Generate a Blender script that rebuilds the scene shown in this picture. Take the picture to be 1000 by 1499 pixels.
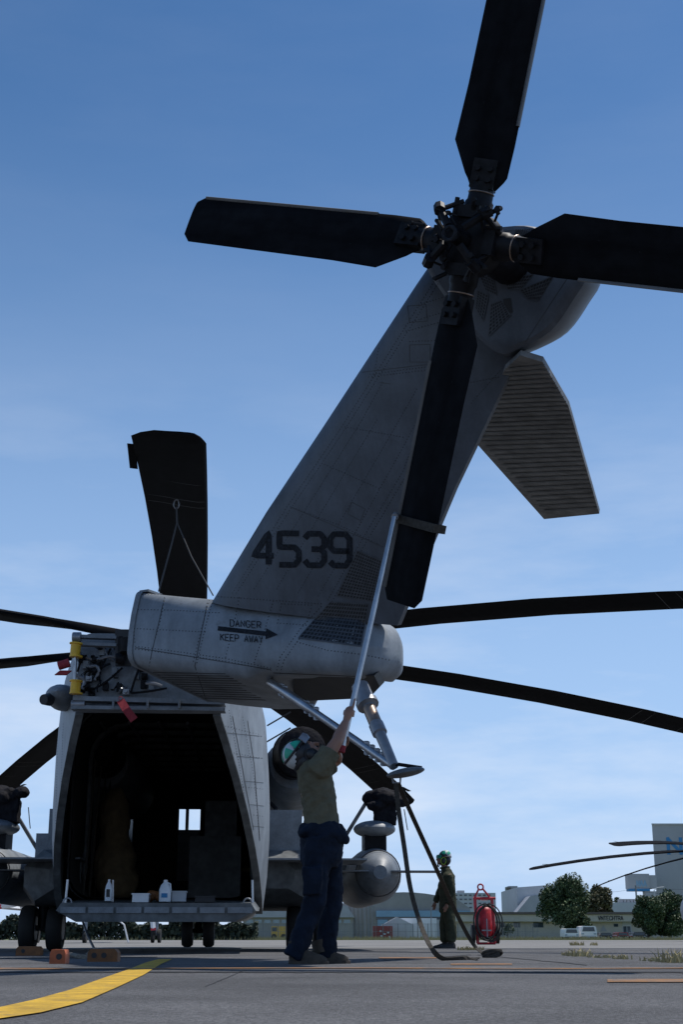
import bpy, bmesh, math, random
from mathutils import Vector as V, Matrix
from mathutils.bvhtree import BVHTree
random.seed(7)
for o in list(bpy.data.objects): bpy.data.objects.remove(o)
S = bpy.context.scene; COL = S.collection
# ------------------------------------------------------------------ camera
F = 2000.0; PITCH = math.atan(624/2000.0); H = 0.18
cam = bpy.data.objects.new('camera', bpy.data.cameras.new('camera')); COL.objects.link(cam)
cam.location = (0, 0, H); cam.rotation_euler = (math.pi/2+PITCH, 0, 0)
cam.data.sensor_fit = 'VERTICAL'; cam.data.sensor_height = 36.0
cam.data.lens = 36.0*F/1499.0; cam.data.clip_end = 5000; cam.data.clip_start = 0.05
S.camera = cam; S.render.resolution_x = 684; S.render.resolution_y = 1024
# ------------------------------------------------------------------ sky, sun, exposure
SUN_EL, SUN_AZ = 64, 62          # degrees; azimuth clockwise from +Y
W = bpy.data.worlds.new('World'); S.world = W; W.use_nodes = True
nt = W.node_tree; bg = nt.nodes['Background']
sk = nt.nodes.new('ShaderNodeTexSky'); sk.sky_type = 'NISHITA'; sk.sun_disc = False
sk.sun_elevation = math.radians(SUN_EL); sk.sun_rotation = math.radians(SUN_AZ)
sk.air_density = 1.0; sk.dust_density = 0.25; sk.ozone_density = 3.5; sk.altitude = 0
tc = nt.nodes.new('ShaderNodeTexCoord'); mp = nt.nodes.new('ShaderNodeMapping'); mp.inputs['Scale'].default_value = (2.2, 2.2, 9.0)
nz = nt.nodes.new('ShaderNodeTexNoise'); nz.inputs['Scale'].default_value = 1.6; nz.inputs['Detail'].default_value = 8; nz.inputs['Roughness'].default_value = .58
rp = nt.nodes.new('ShaderNodeValToRGB'); rp.color_ramp.elements[0].position = .44; rp.color_ramp.elements[1].position = .68
sx = nt.nodes.new('ShaderNodeSeparateXYZ'); mr = nt.nodes.new('ShaderNodeMapRange')
mr.inputs['From Min'].default_value = .0; mr.inputs['From Max'].default_value = .40; mr.inputs['To Min'].default_value = .6; mr.inputs['To Max'].default_value = 0.02
mu = nt.nodes.new('ShaderNodeMath'); mu.operation = 'MULTIPLY'
mx = nt.nodes.new('ShaderNodeMixRGB'); mx.inputs['Color2'].default_value = (8.6, 9.0, 9.7, 1)
L = nt.links.new
L(tc.outputs['Generated'], mp.inputs['Vector']); L(mp.outputs['Vector'], nz.inputs['Vector']); L(nz.outputs['Fac'], rp.inputs['Fac'])
L(tc.outputs['Generated'], sx.inputs[0]); L(sx.outputs['Z'], mr.inputs['Value'])
L(rp.outputs['Color'], mu.inputs[0]); L(mr.outputs['Result'], mu.inputs[1])
hz = nt.nodes.new('ShaderNodeMapRange'); hz.interpolation_type = 'SMOOTHSTEP'; hz.inputs['From Min'].default_value = -.02; hz.inputs['From Max'].default_value = .62; hz.inputs['To Min'].default_value = .85; hz.inputs['To Max'].default_value = 0
L(sx.outputs['Z'], hz.inputs['Value']); mh = nt.nodes.new('ShaderNodeMixRGB'); mh.inputs['Color2'].default_value = (4.2, 6.1, 9.4, 1)
hs_ = nt.nodes.new('ShaderNodeHueSaturation'); hs_.inputs['Saturation'].default_value = 1.2; L(sk.outputs['Color'], hs_.inputs['Color'])
L(hz.outputs['Result'], mh.inputs['Fac']); L(hs_.outputs['Color'], mh.inputs['Color1'])
L(mu.outputs[0], mx.inputs['Fac']); L(mh.outputs['Color'], mx.inputs['Color1']); L(mx.outputs['Color'], bg.inputs['Color'])
bg.inputs['Strength'].default_value = 0.105
sl = bpy.data.lights.new('sun', 'SUN'); sl.energy = 4.2; sl.angle = math.radians(.53); sl.color = (1, .95, .88)
sun = bpy.data.objects.new('sun', sl); COL.objects.link(sun)
_e, _a = math.radians(SUN_EL), math.radians(SUN_AZ)
sun.rotation_euler = V((math.sin(_a)*math.cos(_e), math.cos(_a)*math.cos(_e), math.sin(_e))).to_track_quat('Z', 'Y').to_euler()
S.view_settings.view_transform = 'Standard'; S.view_settings.look = 'None'; S.view_settings.gamma = 1
S.view_settings.exposure = 0.0
# ------------------------------------------------------------------ pixel -> place
CP, SP = math.cos(PITCH), math.sin(PITCH); O = V((0, 0, H))
def ray(px, py):
    u = (px-500)/F; v = (749.5-py)/F
    return V((u, CP-SP*v, SP+CP*v))
def at(px, py, Y):
    r = ray(px, py); return O + r*(Y/r.y)
def gnd(px, py, z=0.0):
    r = ray(px, py); return O + r*((z-H)/r.z)
def plane(px, py, q, n):
    r = ray(px, py); return O + r*((q-O).dot(n)/r.dot(n))
# ------------------------------------------------------------------ materials
def mat(name, col, rough=.6, metal=0, var=.25, scale=3.0, bump=0.0, bscale=40, spec=.5, streak=None, alpha=None, trans=0):
    m = bpy.data.materials.new(name); m.use_nodes = True; t = m.node_tree; b = t.nodes['Principled BSDF']
    b.inputs['Roughness'].default_value = rough; b.inputs['Metallic'].default_value = metal
    b.inputs['Specular IOR Level'].default_value = spec
    c = t.nodes.new('ShaderNodeTexCoord'); mpn = t.nodes.new('ShaderNodeMapping')
    t.links.new(c.outputs['Object'], mpn.inputs['Vector'])
    if streak: mpn.inputs['Scale'].default_value = streak
    n = t.nodes.new('ShaderNodeTexNoise'); n.inputs['Scale'].default_value = scale; n.inputs['Detail'].default_value = 7; n.inputs['Roughness'].default_value = .62
    t.links.new(mpn.outputs['Vector'], n.inputs['Vector'])
    r = t.nodes.new('ShaderNodeValToRGB'); r.color_ramp.elements[0].position = .3; r.color_ramp.elements[1].position = .72
    k0, k1 = 1-var, 1+var
    r.color_ramp.elements[0].color = (col[0]*k0, col[1]*k0, col[2]*k0, 1); r.color_ramp.elements[1].color = (col[0]*k1, col[1]*k1, col[2]*k1, 1)
    t.links.new(n.outputs['Fac'], r.inputs['Fac']); t.links.new(r.outputs['Color'], b.inputs['Base Color'])
    rr = t.nodes.new('ShaderNodeMapRange'); rr.inputs['To Min'].default_value = max(0, rough-.1); rr.inputs['To Max'].default_value = min(1, rough+.1)
    t.links.new(n.outputs['Fac'], rr.inputs['Value']); t.links.new(rr.outputs['Result'], b.inputs['Roughness'])
    if bump:
        n2 = t.nodes.new('ShaderNodeTexNoise'); n2.inputs['Scale'].default_value = bscale; n2.inputs['Detail'].default_value = 5
        t.links.new(c.outputs['Object'], n2.inputs['Vector'])
        bp = t.nodes.new('ShaderNodeBump'); bp.inputs['Strength'].default_value = bump; bp.inputs['Distance'].default_value = .02
        t.links.new(n2.outputs['Fac'], bp.inputs['Height']); t.links.new(bp.outputs['Normal'], b.inputs['Normal'])
    if trans: b.inputs['Transmission Weight'].default_value = trans
    return m
M = {}
def dm(k, *a, **kw): M[k] = mat(k, *a, **kw)
dm('grey', (.175, .195, .215), .5, 0, .22, 1.6, .05, 30)
dm('grey_dirty', (.20, .225, .25), .5, 0, .30, 2.2, .03, 30, streak=(1.5, 1.5, .3))
dm('pylon_shade_grey', (.068, .079, .096), .5, 0, .22, 2.2, .03, 30, streak=(2.5, 2.5, .35))  # pylon and fairing grey, darkened to carry the shade of the downward cant
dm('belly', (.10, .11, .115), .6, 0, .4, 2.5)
dm('stab', (.16, .16, .155), .6, 0, .3, 4, streak=(1, 6, 1))
dm('blade', (.0075, .008, .0095), .75, 0, .5, 2.0, .04, 25, streak=(.3, 2, 2), spec=.03)
dm('blade_edge', (.10, .10, .10), .5, 0, .3, 4)
dm('black', (.012, .012, .014), .5, 0, .4, 8)
dm('blackmetal', (.010, .010, .012), .5, 0, .6, 12, spec=.12)
dm('mark', (.013, .015, .020), .7, 0, .5, 20, spec=.2)
dm('rivet', (.03, .033, .037), .6, 0, .3, 5)
dm('seam', (.05, .054, .06), .7, 0, .3, 5)
dm('lightrivet', (.04, .044, .05), .45, 0, .3, 5)
dm('screen', (.07, .077, .088), .5, .3, .3, 20)
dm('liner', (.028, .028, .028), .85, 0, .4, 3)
dm('steel', (.42, .43, .45), .32, .85, .25, 6)
dm('steel_grey', (.24, .25, .27), .4, .4, .25, 8)
dm('brass', (.30, .22, .17), .4, .6, .3, 8)
dm('yellow', (.72, .42, .02), .45, 0, .2, 12)
dm('red', (.42, .018, .030), .5, 0, .2, 6)
dm('redflag', (.30, .045, .055), .8, 0, .25, 30, spec=.12)
dm('rubber', (.014, .014, .014), .75, 0, .4, 10, .1, 60)
dm('orange', (.42, .10, .03), .6, 0, .4, 9)
dm('darkorange', (.20, .075, .02), .65, 0, .5, 9)
dm('rope', (.20, .18, .15), .9, 0, .3, 60, spec=.12)
dm('white', (.72, .73, .74), .45, 0, .08, 5)
dm('whiteplastic', (.70, .74, .78), .4, 0, .08, 9)
dm('strap', (.055, .050, .043), .85, 0, .35, 30, .15, 200, spec=.12)
dm('blackcloth', (.014, .014, .018), .8, 0, .5, 12, .6, 22, spec=.12)
dm('skin', (.27, .135, .085), .5, 0, .15, 14)
dm('tshirt', (.115, .107, .072), .9, 0, .2, 9, .35, 16, spec=.12)
dm('navy', (.010, .015, .027), .85, 0, .4, 7, .5, 14, spec=.12)
dm('olive', (.052, .056, .036), .9, 0, .35, 8, .5, 16, spec=.12)
dm('boot', (.055, .042, .030), .8, 0, .4, 18, .3, 60)
dm('blackboot', (.02, .018, .016), .6, 0, .4, 18)
dm('helmetwhite', (.50, .53, .54), .4, 0, .12, 12)
dm('helmetgreen', (.02, .36, .22), .4, 0, .15, 12)
dm('lime', (.35, .55, .03), .5, 0, .1, 12)
dm('lens', (.01, .22, .15), .15, 0, .1, 12)
dm('hair', (.012, .010, .009), .7, 0, .3, 40)
dm('tan', (.13, .09, .045), .85, 0, .3, 8)
dm('glass', (.05, .07, .09), .08, 0, .1, 3)
dm('lightglass', (.25, .33, .40), .12, 0, .2, 3)
dm('cream', (.50, .47, .40), .85, 0, .1, .5)
dm('palewall', (.46, .48, .50), .8, 0, .08, .3)
dm('greywall', (.36, .37, .385), .8, 0, .08, .2)
dm('hangar', (.28, .275, .26), .8, 0, .15, .3)
dm('hangarblue', (.22, .36, .48), .7, 0, .12, .4)
dm('roofbrown', (.14, .115, .10), .8, 0, .2, .6)
dm('roofgrey', (.36, .37, .39), .7, 0, .1, .4)
dm('tentwhite', (.62, .65, .68), .6, 0, .06, .5)
dm('signblue', (.03, .20, .42), .6, 0, .1, 1)
dm('signblack', (.03, .03, .035), .6, 0, .1, 1)
dm('fence', (.20, .21, .22), .6, .3, .2, 2)
dm('containerred', (.25, .03, .025), .7, 0, .3, 1.5)
dm('truckyellow', (.55, .33, .05), .6, 0, .2, 2)
dm('bark', (.06, .045, .035), .9, 0, .3, 4)
dm('leaf', (.055, .088, .034), .7, 0, .5, .7)
dm('leafolive', (.075, .075, .030), .7, 0, .5, .7)
dm('hedge', (.022, .034, .020), .8, 0, .6, .8)
dm('drygrass', (.36, .30, .15), .9, 0, .4, 3)
dm('greengrass', (.10, .13, .045), .9, 0, .4, .6)
dm('cardark', (.025, .03, .04), .25, 0, .1, 1)
dm('carred', (.35, .02, .03), .25, 0, .1, 1)
dm('linepaint', (.50, .30, .012), .75, 0, .35, 7, .15, 80)
dm('orangepaint', (.26, .12, .035), .85, 0, .6, 5)
dm('crack', (.022, .022, .023), .95, 0, .4, 9)
dm('asphalt', (.105, .105, .108), .88, 0, .26, .8, .8, 130, spec=.3)
dm('concrete', (.19, .185, .175), .9, 0, .25, .25, .3, 30, spec=.3)
# asphalt: add fine aggregate speckle
def speckle(m, sc, amt):
    t = m.node_tree; b = t.nodes['Principled BSDF']; src = b.inputs['Base Color'].links[0].from_socket
    c = t.nodes.new('ShaderNodeTexCoord'); n = t.nodes.new('ShaderNodeTexNoise'); n.inputs['Scale'].default_value = sc; n.inputs['Detail'].default_value = 3
    r = t.nodes.new('ShaderNodeMapRange'); r.inputs['From Min'].default_value = .3; r.inputs['From Max'].default_value = .7; r.inputs['To Min'].default_value = 1-amt; r.inputs['To Max'].default_value = 1+amt
    x = t.nodes.new('ShaderNodeVectorMath'); x.operation = 'SCALE'
    t.links.new(c.outputs['Object'], n.inputs['Vector']); t.links.new(n.outputs['Fac'], r.inputs['Value']); t.links.new(src, x.inputs[0]); t.links.new(r.outputs['Result'], x.inputs['Scale']); t.links.new(x.outputs[0], b.inputs['Base Color'])
speckle(M['asphalt'], 90, .5); speckle(M['asphalt'], 30, .28); speckle(M['asphalt'], 1.3, .2); speckle(M['linepaint'], 6, .25)
for k_, a_, b_ in (('grey', 6, .2), ('grey', 38, .12), ('grey_dirty', 3.5, .16), ('grey_dirty', 35, .06), ('pylon_shade_grey', 3.0, .16), ('pylon_shade_grey', 30, .07), ('stab', 5, .3), ('belly', 9, .3), ('blade', 9, .2), ('mark', 40, .4), ('red', 9, .3)): speckle(M[k_], a_, b_)
speckle(M['linepaint'], 70, .2); speckle(M['concrete'], 6, .2)
def chip(m, sc, lo, hi, col):
    t = m.node_tree; b = t.nodes['Principled BSDF']; src = b.inputs['Base Color'].links[0].from_socket
    c = t.nodes.new('ShaderNodeTexCoord'); n = t.nodes.new('ShaderNodeTexNoise'); n.inputs['Scale'].default_value = sc; n.inputs['Detail'].default_value = 8; n.inputs['Roughness'].default_value = .75
    r = t.nodes.new('ShaderNodeMapRange'); r.inputs['From Min'].default_value = lo; r.inputs['From Max'].default_value = hi
    x = t.nodes.new('ShaderNodeMixRGB'); x.inputs['Color2'].default_value = (*col, 1)
    t.links.new(c.outputs['Object'], n.inputs['Vector']); t.links.new(n.outputs['Fac'], r.inputs['Value']); t.links.new(r.outputs['Result'], x.inputs['Fac']); t.links.new(src, x.inputs['Color1']); t.links.new(x.outputs['Color'], b.inputs['Base Color'])
chip(M['linepaint'], 5, .56, .68, (.12, .10, .07)); chip(M['orangepaint'], 4, .48, .60, (.10, .095, .09)); chip(M['asphalt'], .9, .60, .72, (.055, .055, .057)); chip(M['concrete'], .12, .52, .7, (.12, .118, .11))
chip(M['pylon_shade_grey'], 2.6, .60, .72, (.045, .052, .063)); chip(M['grey_dirty'], 2.8, .60, .74, (.11, .115, .12)); chip(M['blade'], 14, .66, .72, (.03, .03, .033)); chip(M['mark'], 30, .60, .66, (.06, .07, .08))
# ------------------------------------------------------------------ mesh helpers
class MB:
    def __init__(s): s.v = []; s.f = []
    def add(s, vs, fs):
        n = len(s.v); s.v += [V(p) for p in vs]; s.f += [tuple(i+n for i in q) for q in fs]; return s
    def obox(s, c, ax, ay, az):            # oriented box: centre and three half-axes
        c, ax, ay, az = V(c), V(ax), V(ay), V(az)
        vs = [c+ax*i+ay*j+az*k for k in (-1, 1) for j in (-1, 1) for i in (-1, 1)]
        return s.add(vs, [(0, 2, 3, 1), (4, 5, 7, 6), (0, 1, 5, 4), (2, 6, 7, 3), (0, 4, 6, 2), (1, 3, 7, 5)])
    def box(s, x0, x1, y0, y1, z0, z1):
        return s.obox(((x0+x1)/2, (y0+y1)/2, (z0+z1)/2), ((x1-x0)/2, 0, 0), (0, (y1-y0)/2, 0), (0, 0, (z1-z0)/2))
    def loft(s, secs, cap=True, closed=True):
        n = len(secs[0]); b = len(s.v)
        for q in secs: s.v += [V(p) for p in q]
        m = n if closed else n-1
        for i in range(len(secs)-1):
            for j in range(m):
                a = b+i*n+j; c = b+i*n+(j+1) % n; s.f.append((a, c, c+n, a+n))
        if cap and closed:
            s.f.append(tuple(b+j for j in reversed(range(n)))); e = b+(len(secs)-1)*n; s.f.append(tuple(e+j for j in range(n)))
        return s
    def tube(s, pts, r, n=10, cap=True):
        pts = [V(p) for p in pts]; secs = []
        if not isinstance(r, (list, tuple)): r = [r]*len(pts)
        u = None
        for i, p in enumerate(pts):
            d = (pts[min(i+1, len(pts)-1)]-pts[max(i-1, 0)]).normalized()
            if u is None: u = d.orthogonal().normalized()
            else: u = (u-d*u.dot(d)).normalized()
            w = d.cross(u); secs.append([p+(u*math.cos(2*math.pi*k/n)+w*math.sin(2*math.pi*k/n))*r[i] for k in range(n)])
        return s.loft(secs, cap)
    def ell(s, c, ax, ay, az, nu=16, nv=10):
        c, ax, ay, az = V(c), V(ax), V(ay), V(az); secs = []
        for i in range(nv+1):
            t = -math.pi/2+math.pi*i/nv; k = max(math.cos(t), .002)
            secs.append([c+az*math.sin(t)+(ax*math.cos(2*math.pi*j/nu)+ay*math.sin(2*math.pi*j/nu))*k for j in range(nu)])
        return s.loft(secs)
    def prism(s, poly, d):
        d = V(d); return s.loft([[V(p) for p in poly], [V(p)+d for p in poly]])
    def torus(s, c, ax, ay, r, n=24, m=8):
        c, ax, ay = V(c), V(ax), V(ay); pts = [c+ax*math.cos(2*math.pi*k/n)+ay*math.sin(2*math.pi*k/n) for k in range(n)]
        nz_ = ax.cross(ay).normalized(); secs = []
        for p in pts:
            u = (p-c).normalized(); secs.append([p+(u*math.cos(2*math.pi*k/m)+nz_*math.sin(2*math.pi*k/m))*r for k in range(m)])
        secs.append(secs[0]); return s.loft(secs, cap=False)
    def ribbon(s, pts, wdir, w, th=.003):
        wd = wdir if isinstance(wdir, list) else [V(wdir)]*len(pts); secs = []
        for i, p in enumerate(pts):
            p = V(p); d = (V(pts[min(i+1, len(pts)-1)])-V(pts[max(i-1, 0)])).normalized(); x = (wd[i]-d*wd[i].dot(d)).normalized(); nn = d.cross(x)
            secs.append([p+x*w/2+nn*th/2, p-x*w/2+nn*th/2, p-x*w/2-nn*th/2, p+x*w/2-nn*th/2])
        return s.loft(secs)
    def mesh(s, name, m, off=V((0, 0, 0)), smooth=False, angle=40):
        me = bpy.data.meshes.new(name); me.from_pydata([tuple(p-off) for p in s.v], [], s.f)
        bm = bmesh.new(); bm.from_mesh(me); bmesh.ops.recalc_face_normals(bm, faces=bm.faces); bm.to_mesh(me); bm.free()
        me.materials.append(M[m])
        if smooth:
            for p in me.polygons: p.use_smooth = True
            me.set_sharp_from_angle(angle=math.radians(angle))
        return me
    def part(s, name, m, parent, smooth=False, kind=None, label=None, angle=40):
        o = bpy.data.objects.new(name, s.mesh(name, m, base(parent), smooth, angle)); COL.objects.link(o); o.parent = parent
        if kind: o['kind'] = kind
        if label: o['label'] = label
        return o
    def thing(s, name, m, label, cat, group=None, smooth=False, kind=None, angle=40):
        lo = V((min(p.x for p in s.v), min(p.y for p in s.v), min(p.z for p in s.v))); hi = V((max(p.x for p in s.v), max(p.y for p in s.v), max(p.z for p in s.v)))
        b = V(((lo.x+hi.x)/2, (lo.y+hi.y)/2, lo.z))
        o = bpy.data.objects.new(name, s.mesh(name, m, b, smooth, angle)); COL.objects.link(o); o.location = b
        if kind == 'structure': o['kind'] = kind
        else:
            o['label'] = label; o['category'] = cat
            if group: o['group'] = group
            if kind: o['kind'] = kind
        return o
ROOTLOC = {}
def base(o):
    while o is not None and o.parent is not None: o = o.parent
    return ROOTLOC.get(o.name, V((0, 0, 0))) if o else V((0, 0, 0))
def thing(name, loc, label, cat, group=None):
    o = bpy.data.objects.new(name, None); COL.objects.link(o); o.location = loc; o.empty_display_size = .2
    ROOTLOC[o.name] = V(loc); o['label'] = label; o['category'] = cat
    if group: o['group'] = group
    return o
def copy_tree(o, parent=None):
    c = o.copy(); COL.objects.link(c); c.parent = parent
    for ch in list(o.children): copy_tree(ch, c)
    return c
def struct(mb, name, m, smooth=False): return mb.thing(name, m, '', '', kind='structure', smooth=smooth)
def remesh(mb, name, m, parent, voxel=.008, smooth=6, wrinkle=0, wscale=.12):
    me = mb.mesh('tmp', m); o = bpy.data.objects.new('tmp', me); COL.objects.link(o)
    r = o.modifiers.new('r', 'REMESH'); r.mode = 'VOXEL'; r.voxel_size = voxel
    q = o.modifiers.new('s', 'SMOOTH'); q.iterations = smooth; q.factor = .5
    if wrinkle:
        tx = bpy.data.textures.new('w', 'CLOUDS'); tx.noise_scale = wscale; tx.noise_depth = 3
        d = o.modifiers.new('d', 'DISPLACE'); d.texture = tx; d.strength = wrinkle; d.mid_level = .5
    dg = bpy.context.evaluated_depsgraph_get(); nm = bpy.data.meshes.new_from_object(o.evaluated_get(dg)); bpy.data.objects.remove(o)
    off = base(parent)
    for v in nm.vertices: v.co = v.co-off
    for p in nm.polygons: p.use_smooth = True
    nm.materials.clear(); nm.materials.append(M[m]); nm.name = name
    oo = bpy.data.objects.new(name, nm); COL.objects.link(oo); oo.parent = parent; return oo
# decals cast from pixels onto a surface
class Surf:
    def __init__(s, mbs):
        vs = []; fs = []
        for mb in mbs:
            n = len(vs); vs += mb.v; fs += [tuple(i+n for i in q) for q in mb.f]
        s.t = BVHTree.FromPolygons(vs, fs)
    def hit(s, px, py):
        r = ray(px, py).normalized(); p, n, i, d = s.t.ray_cast(O, r)
        if p is None: return None
        if n.dot(r) > 0: n = -n
        return p, n
def lerp2(a, b, t): return (a[0]+(b[0]-a[0])*t, a[1]+(b[1]-a[1])*t)
def walk(pl, step):
    out = []
    for a, b in zip(pl[:-1], pl[1:]):
        n = max(1, int(math.hypot(b[0]-a[0], b[1]-a[1])/step)); out += [lerp2(a, b, i/n) for i in range(n)]
    return out+[pl[-1]]
def rivets(mb, sf, pl, step=4.6, r=.0085):
    for q in walk(pl, step):
        h = sf.hit(*q)
        if not h: continue
        p, n = h; u = n.orthogonal().normalized(); w = n.cross(u)
        mb.add([p+u*r, p+w*r, p-u*r, p-w*r, p+n*r*.7], [(0, 1, 4), (1, 2, 4), (2, 3, 4), (3, 0, 4)])
def strip(mb, sf, pl, wpx, lift=.003, step=6):
    prev = None; pts = walk(pl, step)
    for i, q in enumerate(pts):
        a = pts[max(i-1, 0)]; b = pts[min(i+1, len(pts)-1)]; d = math.hypot(b[0]-a[0], b[1]-a[1]) or 1
        nx, ny = -(b[1]-a[1])/d*wpx/2, (b[0]-a[0])/d*wpx/2
        h1 = sf.hit(q[0]+nx, q[1]+ny); h2 = sf.hit(q[0]-nx, q[1]-ny)
        cur = None
        if h1 and h2: cur = (h1[0]+h1[1]*lift, h2[0]+h2[1]*lift)
        if cur and prev: mb.add([prev[0], prev[1], cur[1], cur[0]], [(0, 1, 2, 3)])
        prev = cur
LET = {'D': [[(0, 0), (0, 1), (.7, 1), (1, .75), (1, .25), (.7, 0), (0, 0)]], 'A': [[(0, 0), (.5, 1), (1, 0)], [(.2, .36), (.8, .36)]],
 'N': [[(0, 0), (0, 1), (1, 0), (1, 1)]], 'G': [[(1, .8), (.75, 1), (.25, 1), (0, .75), (0, .25), (.25, 0), (.75, 0), (1, .25), (1, .45), (.55, .45)]],
 'E': [[(1, 1), (0, 1), (0, 0), (1, 0)], [(0, .5), (.8, .5)]], 'R': [[(0, 0), (0, 1), (.75, 1), (1, .85), (1, .6), (.75, .45), (0, .45)], [(.55, .45), (1, 0)]],
 'K': [[(0, 0), (0, 1)], [(1, 1), (0, .45)], [(.3, .62), (1, 0)]], 'P': [[(0, 0), (0, 1), (.75, 1), (1, .85), (1, .6), (.75, .45), (0, .45)]],
 'W': [[(0, 1), (.25, 0), (.5, .7), (.75, 0), (1, 1)]], 'Y': [[(0, 1), (.5, .5), (1, 1)], [(.5, .5), (.5, 0)]], 'V': [[(0, 1), (.5, 0), (1, 1)]],
 'T': [[(0, 1), (1, 1)], [(.5, 1), (.5, 0)]], 'C': [[(1, .8), (.75, 1), (.25, 1), (0, .75), (0, .25), (.25, 0), (.75, 0), (1, .2)]], 'H': [[(0, 0), (0, 1)], [(1, 0), (1, 1)], [(0, .5), (1, .5)]],
 '4': [[(.75, 0), (.75, 1), (0, .28), (1, .28)]], '5': [[(1, 1), (0, 1), (0, .56), (.78, .56), (1, .42), (1, .16), (.78, 0), (0, 0)]],
 '3': [[(0, .85), (.2, 1), (.8, 1), (1, .85), (1, .62), (.82, .51), (.35, .51)], [(.82, .51), (1, .40), (1, .15), (.8, 0), (.2, 0), (0, .15)]],
 '9': [[(0, .12), (.2, 0), (.8, 0), (1, .18), (1, .84), (.8, 1), (.2, 1), (0, .84), (0, .6), (.2, .46), (1, .46)]]}
def word(mb, sf, text, x0, y0, x1, y1, hgt, wpx, gap=.32, slant=0):    # baseline (x0,y0)-(x1,y1) in photo pixels
    n = len(text); adv = 1.0/(n-gap/(1+gap)*1) if n else 1; k = 0
    for i, ch in enumerate(text):
        if ch not in LET: continue
        for st in LET[ch]:
            pl = []
            for (a, b) in st:
                s = (i+a/(1+gap))*adv; pl.append((x0+(x1-x0)*s+slant*b, y0+(y1-y0)*s-hgt*b))
            pl2 = [pl[0]]
            for q in pl[1:]: pl2.append(q)
            # lengthen ends so that corners close
            strip(mb, sf, pl2, wpx, .006+k*.0004, 4); k += 1
def flatword(mb, text, o, dx, dz, n, wd):      # stroked letters on a wall: origin, letter step vector, height vector
    o, dx, dz, n = V(o), V(dx), V(dz), V(n); k = 0
    for i, ch in enumerate(text):
        for st in LET.get(ch, []):
            for a, b in zip(st[:-1], st[1:]):
                A = o+dx*(i+a[0]*.72)+dz*a[1]; B = o+dx*(i+b[0]*.72)+dz*b[1]; d = (B-A).normalized(); w = d.cross(n).normalized()
                mb.obox((A+B)/2+n*(.02+.002*k), (B-A)/2+d*wd*.4, w*wd/2, n*.01); k = (k+1) % 7
def screen(parent, sf, c, nu, nv, name='vent_screen'):       # c: four pixel corners; dark backing and proud lattice
    bk = MB(); lt = MB(); G = {}
    def pt(u, v, lift):
        a = lerp2(c[0], c[1], u); b = lerp2(c[3], c[2], u); q = lerp2(a, b, v); h = sf.hit(*q)
        return h[0]+h[1]*lift if h else None
    K = 8
    for i in range(K):
        for j in range(K):
            P = [pt(i/K, j/K, .004), pt((i+1)/K, j/K, .004), pt((i+1)/K, (j+1)/K, .004), pt(i/K, (j+1)/K, .004)]
            if all(P): bk.add(P, [(0, 1, 2, 3)])
    def bars(n, fl):
        for i in range(n+1):
            pr = None
            for j in range(K*2+1):
                e = .17/n
                a, b = ((i/n-e, j/(2*K)), (i/n+e, j/(2*K))) if fl else ((j/(2*K), i/n-e), (j/(2*K), i/n+e))
                p, q = pt(*a, .010 if fl else .011), pt(*b, .010 if fl else .011)
                if p and q and pr: lt.add([pr[0], pr[1], q, p], [(0, 1, 2, 3)])
                pr = (p, q) if p and q else None
    bars(nu, True); bars(nv, False)
    b = bk.part(name, 'black', parent)
    lt.part('lattice', 'screen', b if b.parent.parent is None else parent)
    return b
# ================================================================== GROUND
def band(y0, y1, z, m, name, x=700): return struct(MB().box(-x, x, y0, y1, z-.5, z), name, m)
struct(MB().box(-3000, 3000, -60, 4000, -.9, -.012), 'ground', 'greengrass')
band(-50, 27, 0, 'asphalt', 'apron', 300)
band(27, 150, -.006, 'concrete', 'taxiway', 600)
def paint(name, pix, m, z=.004, wd=None):
    a = [gnd(x, y) for x, y in pix[0]]; b = [gnd(x, y) for x, y in pix[1]]; mb = MB()
    for i in range(len(a)-1): mb.add([V((p.x, p.y, z)) for p in (a[i], a[i+1], b[i+1], b[i])], [(0, 1, 2, 3)])
    return struct(mb, name, m)
paint('painted_yellow_line', ([(-60, 1482), (0, 1476), (50, 1465), (100, 1451), (150, 1433), (190, 1419), (212, 1410), (232, 1404.5)],
                              [(-60, 1499), (0, 1493), (60, 1484), (120, 1469), (170, 1447), (210, 1428), (235, 1412), (252, 1404.5)]), 'linepaint')
for i, (xa, xb, y, h) in enumerate([(-200, 90, 1418.5, 2.2), (890, 1100, 1436.5, 4.5), (660, 750, 1412, 2), (555, 640, 1402.5, 1.6)]):
    paint('painted_orange_mark', ([(xa, y-h/2), (xb, y-h/2)], [(xa, y+h/2), (xb, y+h/2)]), 'orangepaint', .004)
paint('painted_thin_line', ([(x, 1417.6+.5*math.sin(x*.01)) for x in range(-200, 1301, 60)], [(x, 1418.8+.5*math.sin(x*.01)) for x in range(-200, 1301, 60)]), 'orangepaint', .0045)
rng = random.Random(3); top = []; bot = []
for x in range(-300, 1400, 7):
    y = 1423.4+rng.uniform(-.35, .35); top.append((x, y-.5-rng.random()*.5)); bot.append((x, y+.6+rng.random()*.7))
paint('tarmac_crack', (top, bot), 'crack', .003)
for (x0, y0, x1, y1) in [(360, 1420, 300, 1445), (700, 1398, 860, 1413), (0, 1403, 230, 1401), (560, 1406, 690, 1398)]:
    pts = [lerp2((x0, y0), (x1, y1), i/20) for i in range(21)]; pts = [(a, b+rng.uniform(-.4, .4)) for a, b in pts]
    paint('tarmac_crack', ([(a, b-.35) for a, b in pts], [(a, b+.35) for a, b in pts]), 'crack', .003)
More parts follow.
